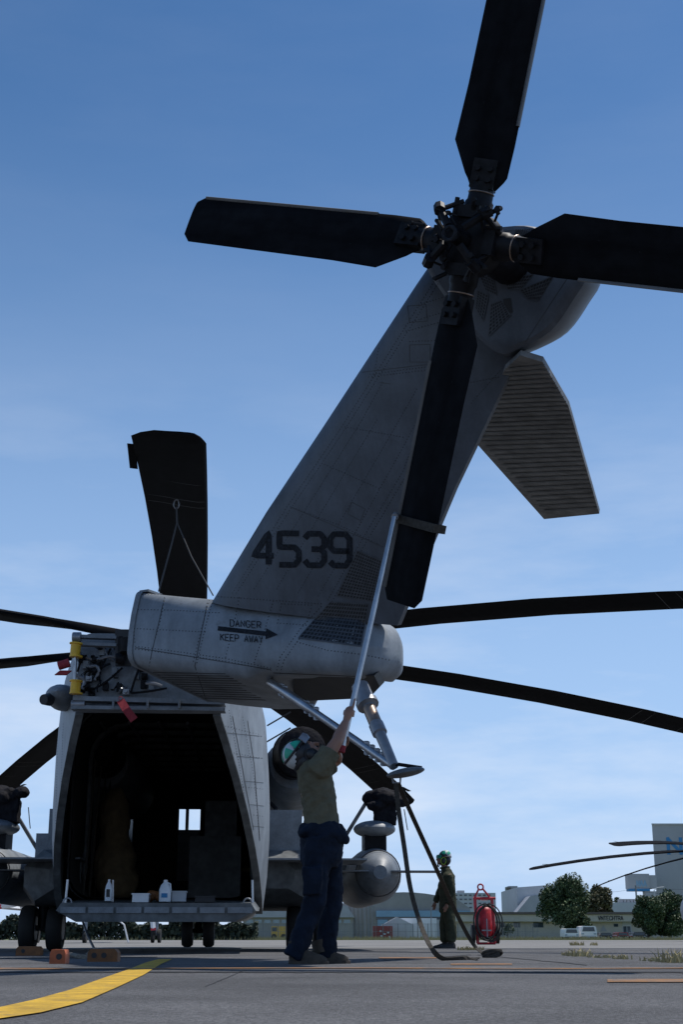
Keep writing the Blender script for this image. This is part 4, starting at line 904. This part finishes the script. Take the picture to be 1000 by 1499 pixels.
# ---- second person
g2_ = gnd(657, 1388.3); Y2 = g2_.y; kx = 2095/Y2
def p2(x, y, d=0): return at(x, y, Y2+d)
pr = thing('person', (g2_.x, Y2, 0), 'person in dark olive coveralls and green goggles standing still behind the straps', 'person')
b2 = MB(); hc2 = p2(648, 1256); u2, f2 = V((.06, 0, 1)), V((-1, -.12, .02)); s2v = u2.normalized().cross(f2.normalized())
def hq2(f, s, u): return hc2+(f2.normalized()*f+s2v*s+u2.normalized()*u)
face(b2, hq2); b2.tube([p2(653, 1275), hc2], [.07, .055], 12).tube([p2(656, 1325), p2(655, 1290), p2(654, 1275)], [.13, .14, .09], 14)
for dy, xs in ((-.2, (657, 1280, 661, 1303, 657, 1322, 652, 1330)), (.2, (652, 1282, 645, 1303, 638, 1320, 636, 1327))):
    b2.tube([p2(xs[0], xs[1], dy), p2(xs[2], xs[3], dy*1.15), p2(xs[4], xs[5], dy*1.1)], [.06, .048, .03], 12)
    wv = p2(xs[4], xs[5], dy*1.1); ev = p2(xs[6], xs[7], dy*1.1); b2.ell(wv.lerp(ev, .55), (.035, 0, 0), (0, .025, 0), (0, 0, .05))
    for k in range(4): b2.tube([wv.lerp(ev, .8)+V((-.02+.015*k, 0, 0)), ev+V((-.022+.014*k, 0, -.03)), ev+V((-.03+.012*k, .01, -.065))], [.011, .01, .008], 6)
    b2.tube([wv.lerp(ev, .4)+V((-.03, 0, 0)), ev+V((-.05, 0, -.01))], [.012, .009], 6)
for dy, x in ((-.09, 660), (.09, 652)): b2.tube([p2(655, 1325, dy), p2(x-1, 1355, dy), p2(x, 1383, dy)], [.085, .06, .045], 12)
remesh(b2, 'body', 'skin', pr, .009, 3)
cv2 = MB(); cv2.loft([osec(p2(x, y), a, b) for x, y, a, b in ((656, 1335, .165, .19), (656, 1315, .16, .185), (655, 1298, .155, .20), (655, 1283, .145, .215), (654, 1274, .10, .15), (652, 1269, .07, .08))])
for dy, xs in ((-.2, (657, 1281, 662, 1303, 656, 1323)), (.2, (652, 1282, 645, 1303, 638, 1321))): cv2.tube([p2(655, 1282, dy*.6), p2(xs[0], xs[1]+2, dy), p2(xs[2], xs[3], dy*1.15), p2(xs[4], xs[5], dy*1.1)], [.09, .085, .072, .058], 14)
for dy, x in ((-.09, 661), (.09, 652)): cv2.tube([p2(656, 1326, dy), p2(x-1, 1353, dy), p2(x, 1370, dy), p2(x, 1379, dy)], [.115, .105, .10, .085], 14)
cv2.obox(p2(650, 1288, -.2), (.05, 0, 0), (0, .02, 0), (0, 0, .06))
remesh(cv2, 'coveralls', 'olive', pr, .016, 4, .035, .1)
cl2 = MB().torus(p2(651.5, 1270), V((.085, 0, .01)), V((0, .095, 0)), .018, 20, 6); cl2.part('collar', 'olive', pr, smooth=True)
for dy, x in ((-.09, 664), (.09, 655)):
    bb = MB(); h_ = p2(x, 1388, dy); boot_(bb, V((h_.x+.02, Y2+dy, 0)), (-1, -.1, 0), .30, .055); bb.tube([V((h_.x-.04, Y2+dy, .08)), V((h_.x-.03, Y2+dy, .22))], [.058, .065], 12); bb.part('boot', 'blackboot', pr, smooth=True)
headgear(pr, hc2, u2, f2, None, 1.08, (), False)
MB().tube([hq2(.09, .03, -.10), hq2(.1, .03, -.2), hq2(.11, .03, -.25)], .008, 6).part('strap_end', 'black', pr)
# ================================================================== FIRE EXTINGUISHER CART
Yc = gnd(715, 1382.5).y; fx = thing('fire_extinguisher_cart', gnd(715, 1382.5), 'red wheeled fire extinguisher cart with coiled black hose', 'fire extinguisher')
def pf(x, y, d=0): return at(x, y, Yc+d)
for a, b in (((695.5, 1315), (700, 1382)), ((720.5, 1315), (725, 1382))):
    A, B = pf(*a), pf(*b); B.z = .03; MB().tube([B, A], .05, 10).part('frame_post', 'red', fx, smooth=True)
MB().tube([pf(693, 1315), pf(726, 1315)], .04, 10).tube([pf(699, 1381), pf(726, 1381)], .035, 10).part('frame_crossbar', 'red', fx, smooth=True)
MB().tube([pf(695, 1314), pf(701, 1302)], .03, 8).tube([pf(717, 1313), pf(707, 1301)], .03, 8).part('lifting_arm', 'red', fx, smooth=True)
MB().torus(pf(703.8, 1298.5), V((.085, 0, 0)), V((0, 0, .085)), .025, 20, 8).part('lifting_ring', 'red', fx, smooth=True)
cb0, cb1 = pf(712, 1372, .25), pf(709, 1326, .25); MB().tube([cb0, cb0.lerp(cb1, .03), cb0.lerp(cb1, .85), cb0.lerp(cb1, .95), cb1], [.2, .25, .25, .18, .06], 20).part('cylinder', 'red', fx, smooth=True)
MB().obox(pf(713, 1362, -.03), V((.15, 0, 0)), V((0, .01, 0)), V((0, 0, .02))).part('band', 'steel_grey', fx)
MB().obox(pf(709, 1317, .1), V((.1, 0, 0)), V((0, .04, 0)), V((0, 0, .035))).part('valve', 'white', fx)
for k in range(5):
    MB().torus(pf(714+.9*k*(-1)**k, 1350+.8*(k % 3), -.1-.03*k), V((.30+.022*k, 0, .02)), V((-.03, 0, .47+.02*k)), .021, 30, 8).part('hose', 'rubber', fx, smooth=True)
MB().tube([pf(713, 1345, -.1), pf(714, 1372, -.15)], 0.016, 8).part('nozzle', 'steel_grey', fx, smooth=True)
for x, d in ((693, .15), (728.5, .2)):
    c = pf(x, 1371, d); c.z = .32; wh = MB(); wh.loft([[c+V((o_, 0, 0))+V((0, math.cos(2*math.pi*k/20)*r, math.sin(2*math.pi*k/20)*r)) for k in range(20)] for o_, r in ((-.06, .2), (-.05, .3), (.05, .3), (.06, .2))]); wh.part('wheel', 'rubber', fx, smooth=True)
# ================================================================== BACKGROUND
def X(px, Y): return (px-500)/2095*Y
def Zp(py, Y): return at(500, py, Y).z
def bbox(mb, x0, x1, y0, y1, Y, dep): return mb.box(X(x0, Y), X(x1, Y), Y, Y+dep, min(Zp(y1, Y), 99) if y1 < 1372 else 0, Zp(y0, Y))
def wins(par, Y, rects, m='glass', fm=None):
    for (x0, x1, y0, y1) in rects:
        w = bbox(MB(), x0, x1, y0, y1, Y-.06, .05).part('window', fm or 'palewall', par)
        e = .8; bbox(MB(), x0+e*.5, x1-e*.5, y0+e*.5, y1-e*.5, Y-.10, .035).part('pane', m, w)
def building(name, Y, label, px): return thing(name, (X(px, Y), Y, 0), label, 'building')
# cream office with sign
Yb = 240; ob = building('office_building', Yb, 'long low cream building with brown flat roof and VNTECHTRA sign', 830)
bbox(MB(), 668, 1010, 1342, 1380, Yb, 14).part('wall', 'cream', ob)
bbox(MB(), 664, 1014, 1335, 1338.5, Yb-1.6, 17).part('roof', 'roofbrown', ob)
fasc = bbox(MB(), 666, 1012, 1338.7, 1349, Yb-1.3, 1.2).part('fascia', 'cream', ob)
wins(ob, Yb, [(753, 763, 1350, 1358), (782, 797, 1350, 1358), (900, 907, 1352, 1357), (700, 712, 1350, 1358), (722, 740, 1350, 1358), (945, 955, 1351, 1358), (970, 985, 1351, 1358)])
dr = bbox(MB(), 913, 926, 1349.5, 1376, Yb-.06, .05).part('door', 'palewall', ob)
for x in (914.2, 920): bbox(MB(), x, x+4.6, 1356, 1368, Yb-.1, .04).part('door_pane', 'glass', dr)
tx = MB(); flatword(tx, 'VNTECHTRA', (X(876, Yb), Yb-1.32, Zp(1347, Yb)), (4.15*Yb/2095, 0, 0), (0, 0, .62), (0, -1, 0), .12); tx.part('lettering', 'signblack', ob)
MB().add([(X(880, Yb), Yb-.1, Zp(1363.5, Yb)), (X(889.5, Yb), Yb-.1, Zp(1363.5, Yb)), (X(884.7, Yb), Yb-.1, Zp(1354, Yb)), (X(880, Yb), Yb-.02, Zp(1363.5, Yb)), (X(889.5, Yb), Yb-.02, Zp(1363.5, Yb)), (X(884.7, Yb), Yb-.02, Zp(1354, Yb))], [(0, 1, 2), (3, 5, 4), (0, 3, 4, 1), (1, 4, 5, 2), (2, 5, 3, 0)]).part('triangle_emblem', 'greywall', ob)
# white gabled hall behind
Yg = 300; gb = building('gabled_hall', Yg, 'pale hall with shallow gable behind the big round tree', 815)
g = MB(); P = [(760, 1376), (760, 1299), (815, 1295), (858, 1297), (869, 1309), (869, 1376)]
g.prism([(X(x, Yg), Yg, max(0, Zp(y, Yg))) for x, y in P], (0, 30, 0)); g.part('wall', 'palewall', gb)
g = MB().loft([[(X(x, Yg), Yg-8, max(0, Zp(y, Yg))) for x, y in ((752, 1376), (752, 1336), (772, 1313), (790, 1311), (812, 1330), (812, 1376))], [(X(x, Yg), Yg-.2, max(0, Zp(y, Yg))) for x, y in ((752, 1376), (752, 1336), (772, 1313), (790, 1311), (812, 1330), (812, 1376))]]); g.part('porch_roof', 'roofgrey', gb)
ap = building('apartment_block', 420, 'narrow dark apartment block with balconies beside the gabled hall', 753)
bbox(MB(), 748, 761, 1297, 1376, 420, 10).part('wall', 'greywall', ap)
for k in range(4): bbox(MB(), 745.5, 751, 1299+k*6, 1302+k*6, 418, 4).part('balcony', 'roofbrown', ap)
ap = building('apartment_block', 520, 'long distant apartment block with rows of dark windows behind the standing person', 685)
bbox(MB(), 664, 728, 1307, 1376, 520, 15).part('wall', 'palewall', ap); wins(ap, 520, [(667+i*7, 672+i*7, 1309+j*6, 1312+j*6) for i in range(8) for j in range(4)]); bbox(MB(), 672, 682, 1303.5, 1307, 522, 5).part('roof_plant', 'greywall', ap)
# tall grey factory block with blue letters
Yt = 320; tw = building('factory_block', Yt, 'tall grey windowless block with big blue letter N', 985)
YD = V((X(966, Yt)/Yt*30+1, 30, 0))
def slab(x0, x1, z0, z1, Y): return MB().prism([(X(x0, Y), Y, z0), (X(x1, Y), Y, z0), (X(x1, Y), Y, z1), (X(x0, Y), Y, z1)], YD)
slab(966, 1060, 0, Zp(1207, Yt), Yt).part('wall', 'greywall', tw); slab(965.5, 1061, Zp(1207.2, Yt), Zp(1205.5, Yt), Yt-.3).part('parapet', 'palewall', tw)
tx = MB(); flatword(tx, 'N', (X(988.5, Yt), Yt-.02, Zp(1249, Yt)), (26*Yt/2095, 0, 0), (0, 0, 21*Yt/2095), (0, -1, 0), .75); tx.part('lettering', 'signblue', tw)
t2 = building('factory_annex', Yt-8, 'lower grey annex with blue base band beside the tall block', 945)
bbox(MB(), 925, 957, 1279, 1301, Yt-8, 3).box(X(957, Yt-8), X(968, Yt-8), Yt-7.8, Yt+.1, Zp(1300, Yt-8), Zp(1281, Yt-8)).part('upper_wall', 'greywall', t2); bbox(MB(), 926, 957, 1301, 1304.5, Yt-8.1, 3).part('blue_band', 'signblue', t2); bbox(MB(), 950, 966, 1304.6, 1380, Yt-7.9, 3).part('lower_wall', 'greywall', t2)
tx = MB(); flatword(tx, 'NAA', (X(938, Yt-8), Yt-8.02, Zp(1297, Yt-8)), (5*Yt/2095, 0, 0), (0, 0, 7*Yt/2095), (0, -1, 0), .3); tx.part('lettering', 'hangarblue', t2)
lb_ = building('plant_building', 300, 'pale low plant building with rooftop machinery between trees', 920)
bbox(MB(), 893, 952, 1321, 1376, 300, 10).part('wall', 'palewall', lb_)
for x in range(912, 946, 5): bbox(MB(), x, x+4, 1312+(x*7) % 5, 1321, 301, 3).part('roof_machine', 'greywall', lb_)
for (x, Y, h, lab) in ((936, 285, 1296, 'dark utility pole in front of the factory annex'),):
    MB().tube([(X(x, Y), Y, 0), (X(x, Y), Y, Zp(h, Y))], .16, 8).thing('utility_pole', 'fence', lab, 'pole')
MB().tube([(X(963, 270), 270, 0), (X(963, 270), 270, Zp(1303, 270)), (X(968, 270), 270, Zp(1299.5, 270)), (X(978, 270), 270, Zp(1298.5, 270))], .09, 6).thing('street_lamp', 'palewall', 'slim curved street lamp before the factory block', 'street lamp')
for k, (x0, y0, x1, y1) in enumerate(((936, 1299, 1010, 1302), (936, 1304, 1010, 1311), (885, 1307, 936, 1301))):
    MB().tube([(X(x0, 285), 285, Zp(y0, 285)), (X((x0+x1)/2, 285), 285, Zp((y0+y1)/2+1, 285)), (X(x1, 285), 285, Zp(y1, 285))], .03, 4).thing('power_line', 'black', ('upper power line from the dark utility pole towards the tall block', 'lower power line from the dark utility pole towards the tall block', 'power line from the dark utility pole towards the hall')[k], 'power line')
# left hangars
Yh = 285; hg = building('hangar', Yh, 'wide beige hangar with curved roof and pale blue door band', 590)
g = MB(); pts = [(440, 1376)]+[(440+250*i/14, 1336-14*math.sin(math.pi*(.25+.75*i/14)) if i else 1322) for i in range(15)]+[(690, 1376)]
pts = [(493, 1376), (493, 1326)]+[(493+197*i/12, 1326-20*math.sin(math.pi*(i/12)*.92+.1)) for i in range(1, 12)]+[(690, 1330), (690, 1376)]
g.prism([(X(x, Yh), Yh, max(0, Zp(y, Yh))) for x, y in pts], (0, 40, 0)); g.part('wall', 'hangar', hg)
bbox(MB(), 551, 690, 1333, 1342, Yh-.5, .4).part('door_rail', 'hangarblue', hg); bbox(MB(), 551, 690, 1342.2, 1346, Yh-.3, .25).part('door_shadow_band', 'glass', hg)
for k in range(8): bbox(MB(), 553+k*17, 568+k*17, 1346.2, 1376, Yh-.3, .2).part('door_leaf', 'hangarblue' if k % 3 == 0 else 'greywall', hg)
for k in range(9): bbox(MB(), 497+k*6, 498+k*6, 1326, 1376, Yh-.25, .2).part('wall_rib', 'greywall', hg)
h2 = building('workshop_building', 275, 'grey workshop with pale roof and a row of windows behind the helicopter', 420)
bbox(MB(), 355, 517, 1343, 1378, 275, 20).part('wall', 'hangar', h2); MB().prism([(X(x, 275), 274, Zp(y, 275)) for x, y in ((353, 1343), (519, 1343), (508, 1326), (362, 1326))], (0, 22, 0)).part('roof', 'roofgrey', h2)
wins(h2, 275, [(360+k*13.0, 370+k*13.0, 1346, 1351.5) for k in range(12)], 'lightglass', 'greywall')
tn = building('storage_tent', 232, 'white storage tent with peaked roof behind the fence', 600)
MB().prism([(X(x, 232), 232, max(0, Zp(y, 232))) for x, y in ((560, 1377), (560, 1354), (582, 1342), (606, 1354), (606, 1377))], (0, 6, 0)).part('canopy', 'palewall', tn)
bbox(MB(), 583, 640, 1344, 1377, 238.2, 6).part('side_canopy', 'tentwhite', tn)
ct = thing('shipping_container', (X(560, 228), 228, 0), 'dark red shipping container standing behind the fence', 'container')
bbox(MB(), 545, 575, 1355.5, 1378, 228, 2.4).part('body', 'containerred', ct)
for k in range(10): bbox(MB(), 546+k*2.9, 547.2+k*2.9, 1357, 1376, 227.93, .05).part('corrugation', 'containerred', ct)
for x, y in ((556, 1362), (562, 1366), (567, 1364), (569, 1370), (557, 1369)): bbox(MB(), x, x+3, y, y+2.4, 227.8, .05).part('marking', 'palewall', ct)
tk_ = thing('utility_truck', (X(408, 225), 225, 0), 'yellow utility truck parked beyond the helicopter', 'truck')
bbox(MB(), 397, 419, 1356, 1372, 225, 2.2).part('body', 'truckyellow', tk_); bbox(MB(), 398, 405, 1357.5, 1363, 224.9, .08).part('window', 'glass', tk_)
for x in (401, 415):
    c = V((X(x, 225), 224.9, .42)); MB().tube([c, c+V((0, .3, 0))], .42, 14).part('wheel', 'rubber', tk_, smooth=True)
# perimeter fence
Yf = 205; fe = thing('perimeter_fence', (X(560, Yf), Yf, 0), 'tall grey chain fence with posts across the far side of the airfield', 'fence')
for x in range(352, 792, 11): MB().tube([(X(x, Yf), Yf, 0), (X(x, Yf), Yf, 2.2)], .045, 5).part('post', 'fence', fe)
for z in (.15, 1.1, 2.15): MB().tube([(X(350, Yf), Yf, z), (X(790, Yf), Yf, z)], .025, 4).part('rail', 'fence', fe)
wr = MB()
for x in range(352, 790, 2): wr.box(X(x, Yf)-.015, X(x, Yf)+.015, Yf-.02, Yf+.02, .1, 2.2)
wr.part('wire', 'fence', fe, kind='stuff')
for k, (x, y, lab) in enumerate(((489, 1317, 'by the workshop end'), (535, 1312, 'before the wide beige hangar'), (545, 1310, 'right beside the red container'), (612, 1316, 'in front of the white tent'), (632, 1312, 'beside the standing person'))):
    MB().tube([(X(x, 208), 208, 0), (X(x, 208), 208, Zp(y, 208))], [.09, .06], 6).thing('light_mast', 'fence', 'slim grey mast '+lab, 'mast')
# trees
def tree(px, base_y, Y, w, h, label, m='leaf', seed=1, nl=5200, lobes=14, lowfrac=.12, ls=.2):
    r = random.Random(seed); c = V((X(px, Y), Y, 0)); root = thing('tree', c, label, 'tree'); tr_ = MB()
    tr_.tube([c, c+V((.1, 0, h*.25)), c+V((0, .1, h*.55))], [h*.035, h*.028, h*.012], 10)
    L_ = []
    for k in range(lobes):
        a = r.uniform(0, 6.28); rr = math.sqrt(r.random())*.68; z = h*(lowfrac+.14+(.80-lowfrac)*r.random()); sc_ = math.sqrt(max(.1, 1-((z/h-.5)/.56)**2))
        p = c+V((math.cos(a)*rr*w*sc_, math.sin(a)*rr*w*sc_, z)); s = w*r.uniform(.26, .42); L_.append((p, s)); tr_.tube([c+V((0, 0, h*.2)), c.lerp(p, .55)+V((0, 0, h*.1)), p], [h*.014, h*.009, h*.004], 6)
    tr_.part('trunk', 'bark', root); cr = MB()
    for i in range(nl):
        p, s = r.choice(L_); d = V((r.gauss(0, 1), r.gauss(0, 1), r.gauss(0, .8))).normalized()*s*(r.random()**.45)*1.05
        q = p+d
        if q.z < h*lowfrac: continue
        n = V((r.gauss(0, 1), r.gauss(0, 1), r.gauss(.6, 1))).normalized(); u = n.orthogonal().normalized(); v = n.cross(u); z = ls*r.uniform(.6, 1.3)
        cr.add([q+u*z, q+v*z*.7, q-u*z, q-v*z*.7], [(0, 1, 2, 3)])
    me = bpy.data.meshes.new('crown'); me.from_pydata([tuple(p-base(root)) for p in cr.v], [], cr.f); me.materials.append(M[m]); o = bpy.data.objects.new('crown', me); COL.objects.link(o); o.parent = root; o['kind'] = 'stuff'
tree(831, 1377, 222, 4.5, 9.3, 'large dark green round tree before the cream building', seed=2, nl=22000, lobes=30, lowfrac=.06, ls=.2)
tree(880, 1377, 262, 3.4, 9.2, 'olive tinted tree behind the large dark green tree', 'leafolive', 3, 9000, 18, ls=.22)
tree(950, 1377, 215, 2.9, 6.0, 'leafy green tree in front of the cream building end', seed=4, nl=12000, lobes=20, lowfrac=.07, ls=.17)
tree(982, 1377, 218, 3.4, 6.6, 'broad green tree beneath the grey factory block', seed=5, nl=14000, lobes=22, lowfrac=.07, ls=.17)
tree(743, 1377, 236, 1.4, 2.6, 'small clipped green tree in front of the cream wall', seed=6, nl=1500, lobes=8, ls=.14)
tree(905, 1377, 330, 3.0, 9.0, 'small distant tree top above the plant building', seed=8, nl=1500, lobes=9, ls=.3)
hd_ = MB(); r = random.Random(5)
for i in range(14000):
    x = r.uniform(-55, -9); z = r.random()**.7*(2.0+.5*math.sin(x*.7)+.3*math.sin(x*2.1)); q = V((x, 152+r.uniform(-1, 1.2), z)); n = V((r.gauss(0, 1), r.gauss(-.5, 1), r.gauss(.4, 1))).normalized(); u = n.orthogonal().normalized(); v = n.cross(u); s = .22*r.uniform(.6, 1.3)
    hd_.add([q+u*s, q+v*s, q-u*s, q-v*s], [(0, 1, 2, 3)])
hd_.thing('hedge', 'hedge', 'dark green hedge along the airfield edge behind the helicopter', 'hedge', kind='stuff')
# cars
def car(px, w_px, h_px, Y, m, label, cat, van=False):
    c = V((X(px, Y), Y, 0)); root = thing('parked_'+cat, c, label, cat, 'vehicles parked by the cream building'); w = w_px*Y/2095; h = h_px*Y/2095; hw = w/2
    pr_ = [(-hw, .35), (hw, .35), (hw, h*.55), (hw*.9, h*.62), (hw*.78, h*.97), (hw*.6, h), (-hw*.6, h), (-hw*.78, h*.97), (-hw*.9, h*.62), (-hw, h*.55)] if not van else [(-hw, .35), (hw, .35), (hw, h*.6), (hw*.9, h*.95), (hw*.7, h), (-hw*.7, h), (-hw*.9, h*.95), (-hw, h*.6)]
    MB().prism([c+V((a, 0, b)) for a, b in pr_], (0, 4.2, 0)).part('body', m, root)
    MB().add([c+V((a*hw, -.02, b*h)) for a, b in ((-.78, .6), (.78, .6), (.66, .92), (-.66, .92))], [(0, 1, 2, 3)]).part('windscreen', 'glass', root)
    for s in (-1, 1):
        MB().obox(c+V((s*hw*.75, -.03, h*.42)), (hw*.14, 0, 0), (0, .03, 0), (0, 0, h*.05)).part('headlight', 'lightglass', root)
        for yy in (.7, 3.4): MB().tube([c+V((s*hw*.95, yy, .33)), c+V((s*hw*.72, yy, .33))], .33, 14).part('wheel', 'rubber', root, smooth=True)
    MB().obox(c+V((0, -.02, .45)), (hw*.9, 0, 0), (0, .03, 0), (0, 0, .1)).part('bumper', 'black' if m != 'white' else 'palewall', root)
car(838, 22, 15.5, 212, 'white', 'white minivan parked under the large round tree', 'van', True)
car(863, 24, 19, 214, 'white', 'taller white van with dark windscreen beside the minivan', 'van', True)
car(888, 19, 9.5, 214, 'cardark', 'dark blue car parked right beside the tall white van', 'car')
car(913, 18, 10, 214, 'carred', 'red car parked in front of the glass door', 'car')
car(937, 20, 10.5, 214, 'cardark', 'black car between the red car and the leafy trees', 'car')
# second helicopter beyond the right edge: rotor and mast
h2l = V((23.6, 86, 0)); H2 = thing('helicopter', h2l, 'distant helicopter of which only dark drooping rotor blades show before the grey block', 'helicopter')
hub2 = h2l+V((0, 0, 5.35)); BM2 = BM
MB().tube([hub2-up*1.2, hub2+up*.1], [.4, .3], 14).part('rotor_mast', 'blackmetal', H2, smooth=True)
b2_ = MB(); b2_.loft([[h2l+V((w*math.cos(a), f-1, 1.9+hh*math.sin(a))) for a in [2*math.pi*k/16 for k in range(16)]] for f, w, hh in ((-1.5, 1.3, 1.35), (4, 1.35, 1.4), (9, 1.2, 1.3), (11, .4, .5))]); b2_.part('fuselage', 'grey', H2, smooth=True)
for wx, wy in ((-1.9, 0), (1.9, 0), (0, 8)):
    c = h2l+V((wx, wy, .33)); MB().tube([c-V((.15, 0, 0)), c+V((.15, 0, 0))], .33, 18).part('wheel', 'rubber', H2, smooth=True); MB().tube([c, c+V((-wx*.3, 0, 1.0))], .08, 8).part('gear_leg', 'blackmetal', H2)
place_rotor(H2, h2l, hub2, V((0, .085, 1)).normalized(), 275, 7, BM2, pitch=-20)
# white twin-propeller aeroplane seen below the helicopter
Yp = 60; pl0 = V((X(140, Yp), Yp, 0)); PLN = thing('propeller_aeroplane', pl0, 'white twin propeller aeroplane parked behind the helicopter', 'aeroplane')
def pp(x, y, z): return pl0+V((x, y, z))
MB().loft([[pp(r*math.cos(a), f, 1.75+dz+r*math.sin(a)) for a in [2*math.pi*k/20 for k in range(20)]] for f, r, dz in ((-3.6, .1, -.25), (-3.0, .38, -.2), (-2, .62, -.05), (0, .72, 0), (5, .72, 0), (8, .3, .25), (9.5, .08, .35))]).part('fuselage', 'white', PLN, smooth=True)
MB().loft([[pp(x, .2, z), pp(x, .4, z+.12), pp(x, 1.9, z+.03), pp(x, .4, z-.08)] for x, z in ((-8, 1.75), (-3, 1.35), (0, 1.25), (3, 1.35), (8, 1.75))]).part('wing', 'white', PLN, smooth=True)
for s in (-1, 1):
    n = MB(); n.loft([[pp(s*2.55+r*math.cos(a), f, 1.55+r*1.1*math.sin(a)) for a in [2*math.pi*k/16 for k in range(16)]] for f, r in ((-2.2, .2), (-1.8, .36), (0, .42), (2, .25))]); nc = n.part('engine_nacelle', 'white', PLN, smooth=True)
    c = pp(s*2.55, -2.25, 1.55); MB().loft([[c+V((r*math.cos(a), f, r*math.sin(a))) for a in [2*math.pi*k/14 for k in range(14)]] for f, r in ((-.4, .01), (-.25, .12), (0, .2))]).part('spinner', 'steel', nc, smooth=True)
    for k in range(4):
        a = math.radians(-90+k*90+8); d = V((math.cos(a), 0, math.sin(a))); w = V((-d.z, .4, d.x)).normalized()
        MB().loft([[c+d*r+w*q, c+d*r+V((0, .03, 0)), c+d*r-w*q, c+d*r-V((0, .03, 0))] for r, q in ((.15, .05), (.5, .11), (1.0, .10))]).part('propeller_blade', 'white', PLN)
        MB().obox(c+d*1.03, d*.05, w*.10, V((0, .02, 0))).part('blade_tip', 'red', PLN)
    MB().tube([pp(s*2.55, -.2, .3), pp(s*2.55, 0, 1.3)], .07, 8).part('gear_leg', 'steel_grey', PLN)
    for e in (-.14, .14): MB().tube([pp(s*2.55+e-.06, -.2, .28), pp(s*2.55+e+.06, -.2, .28)], .28, 16).part('wheel', 'rubber', PLN, smooth=True)
MB().tube([pp(0, -2.6, .25), pp(0, -2.4, 1.4)], .07, 8).part('gear_leg', 'steel_grey', PLN); MB().tube([pp(-.07, -2.6, .24), pp(.07, -2.6, .24)], .24, 16).part('wheel', 'rubber', PLN, smooth=True)
MB().tube([pp(.7, -2.2, 1.3), pp(1.6, -2.9, .7), pp(1.8, -2.9, 0.02)], .035, 6).part('tie_line', 'white', PLN)
MB().loft([[pp(0, 8+f, 2+z) for f, z in ((0, 0), (1.5, 0), (2.2, 2.2), (1.2, 2.2))], [pp(.1, 8+f, 2+z) for f, z in ((0, 0), (1.5, 0), (2.2, 2.2), (1.2, 2.2))]]).part('fin', 'white', PLN)
# dry weeds in the tarmac joints
r = random.Random(9)
def tuft(px, py, wpx, hpx, n, label):
    g = gnd(px, py); k = g.y/2095; mb = MB()
    for i in range(n):
        b = g+V((r.uniform(-.5, .5)*wpx*k, r.uniform(-.25, .25), 0)); hgt = hpx*k*r.uniform(.35, 1); lean = V((r.gauss(0, .5), r.gauss(0, .4), 0))*hgt; w = .006*max(1, g.y/14)
        p1_, p2_, p3_ = b, b+lean*.35+up*hgt*.6, b+lean+up*hgt
        mb.add([p1_-V((w, 0, 0)), p1_+V((w, 0, 0)), p2_+V((w*.7, 0, 0)), p2_-V((w*.7, 0, 0)), p3_], [(0, 1, 2, 3), (3, 2, 4)])
    mb.thing('dry_grass_tuft', 'drygrass', label, 'weed', 'dry weeds in the tarmac joints')
tuft(985, 1409, 30, 22, 60, 'tallest pale dry grass tuft in the tarmac joint')
tuft(850, 1400, 28, 13, 60, 'bushy low dry tuft with two long stalks in the joint')
for (x, y, w, h, n, lab) in ((835, 1399, 20, 8, 35, 'thin dry tuft next to the bushy one with long stalks'), (880, 1402, 30, 6, 40, 'very low sprawling dry tuft between the bushy and tall tufts'), (910, 1404, 20, 8, 40, 'small upright dry tuft between the bushy and tall tufts'), (955, 1407, 25, 7, 40, 'low dry tuft right beside the tallest tuft'), (690, 1391, 40, 7, 70, 'spread dry grass patch at the feet of the person in coveralls'), (845, 1384, 20, 7, 30, 'far dry tuft on the pale taxiway, the wider of two'), (870, 1384, 10, 6, 20, 'far dry tuft on the pale taxiway, the narrower of two')): tuft(x, y, w, h, n, lab)
vg = MB()
for i in range(9000):
    b = V((r.uniform(-35, 75), r.uniform(150.5, 156), 0)); hgt = r.uniform(.1, .5); l = V((r.gauss(0, .15), 0, 0)); vg.add([b-V((.04, 0, 0)), b+V((.04, 0, 0)), b+l+up*hgt], [(0, 1, 2)])
vg.thing('dry_grass', 'drygrass', 'strip of dry grass along the far edge of the taxiway', 'grass', kind='stuff')
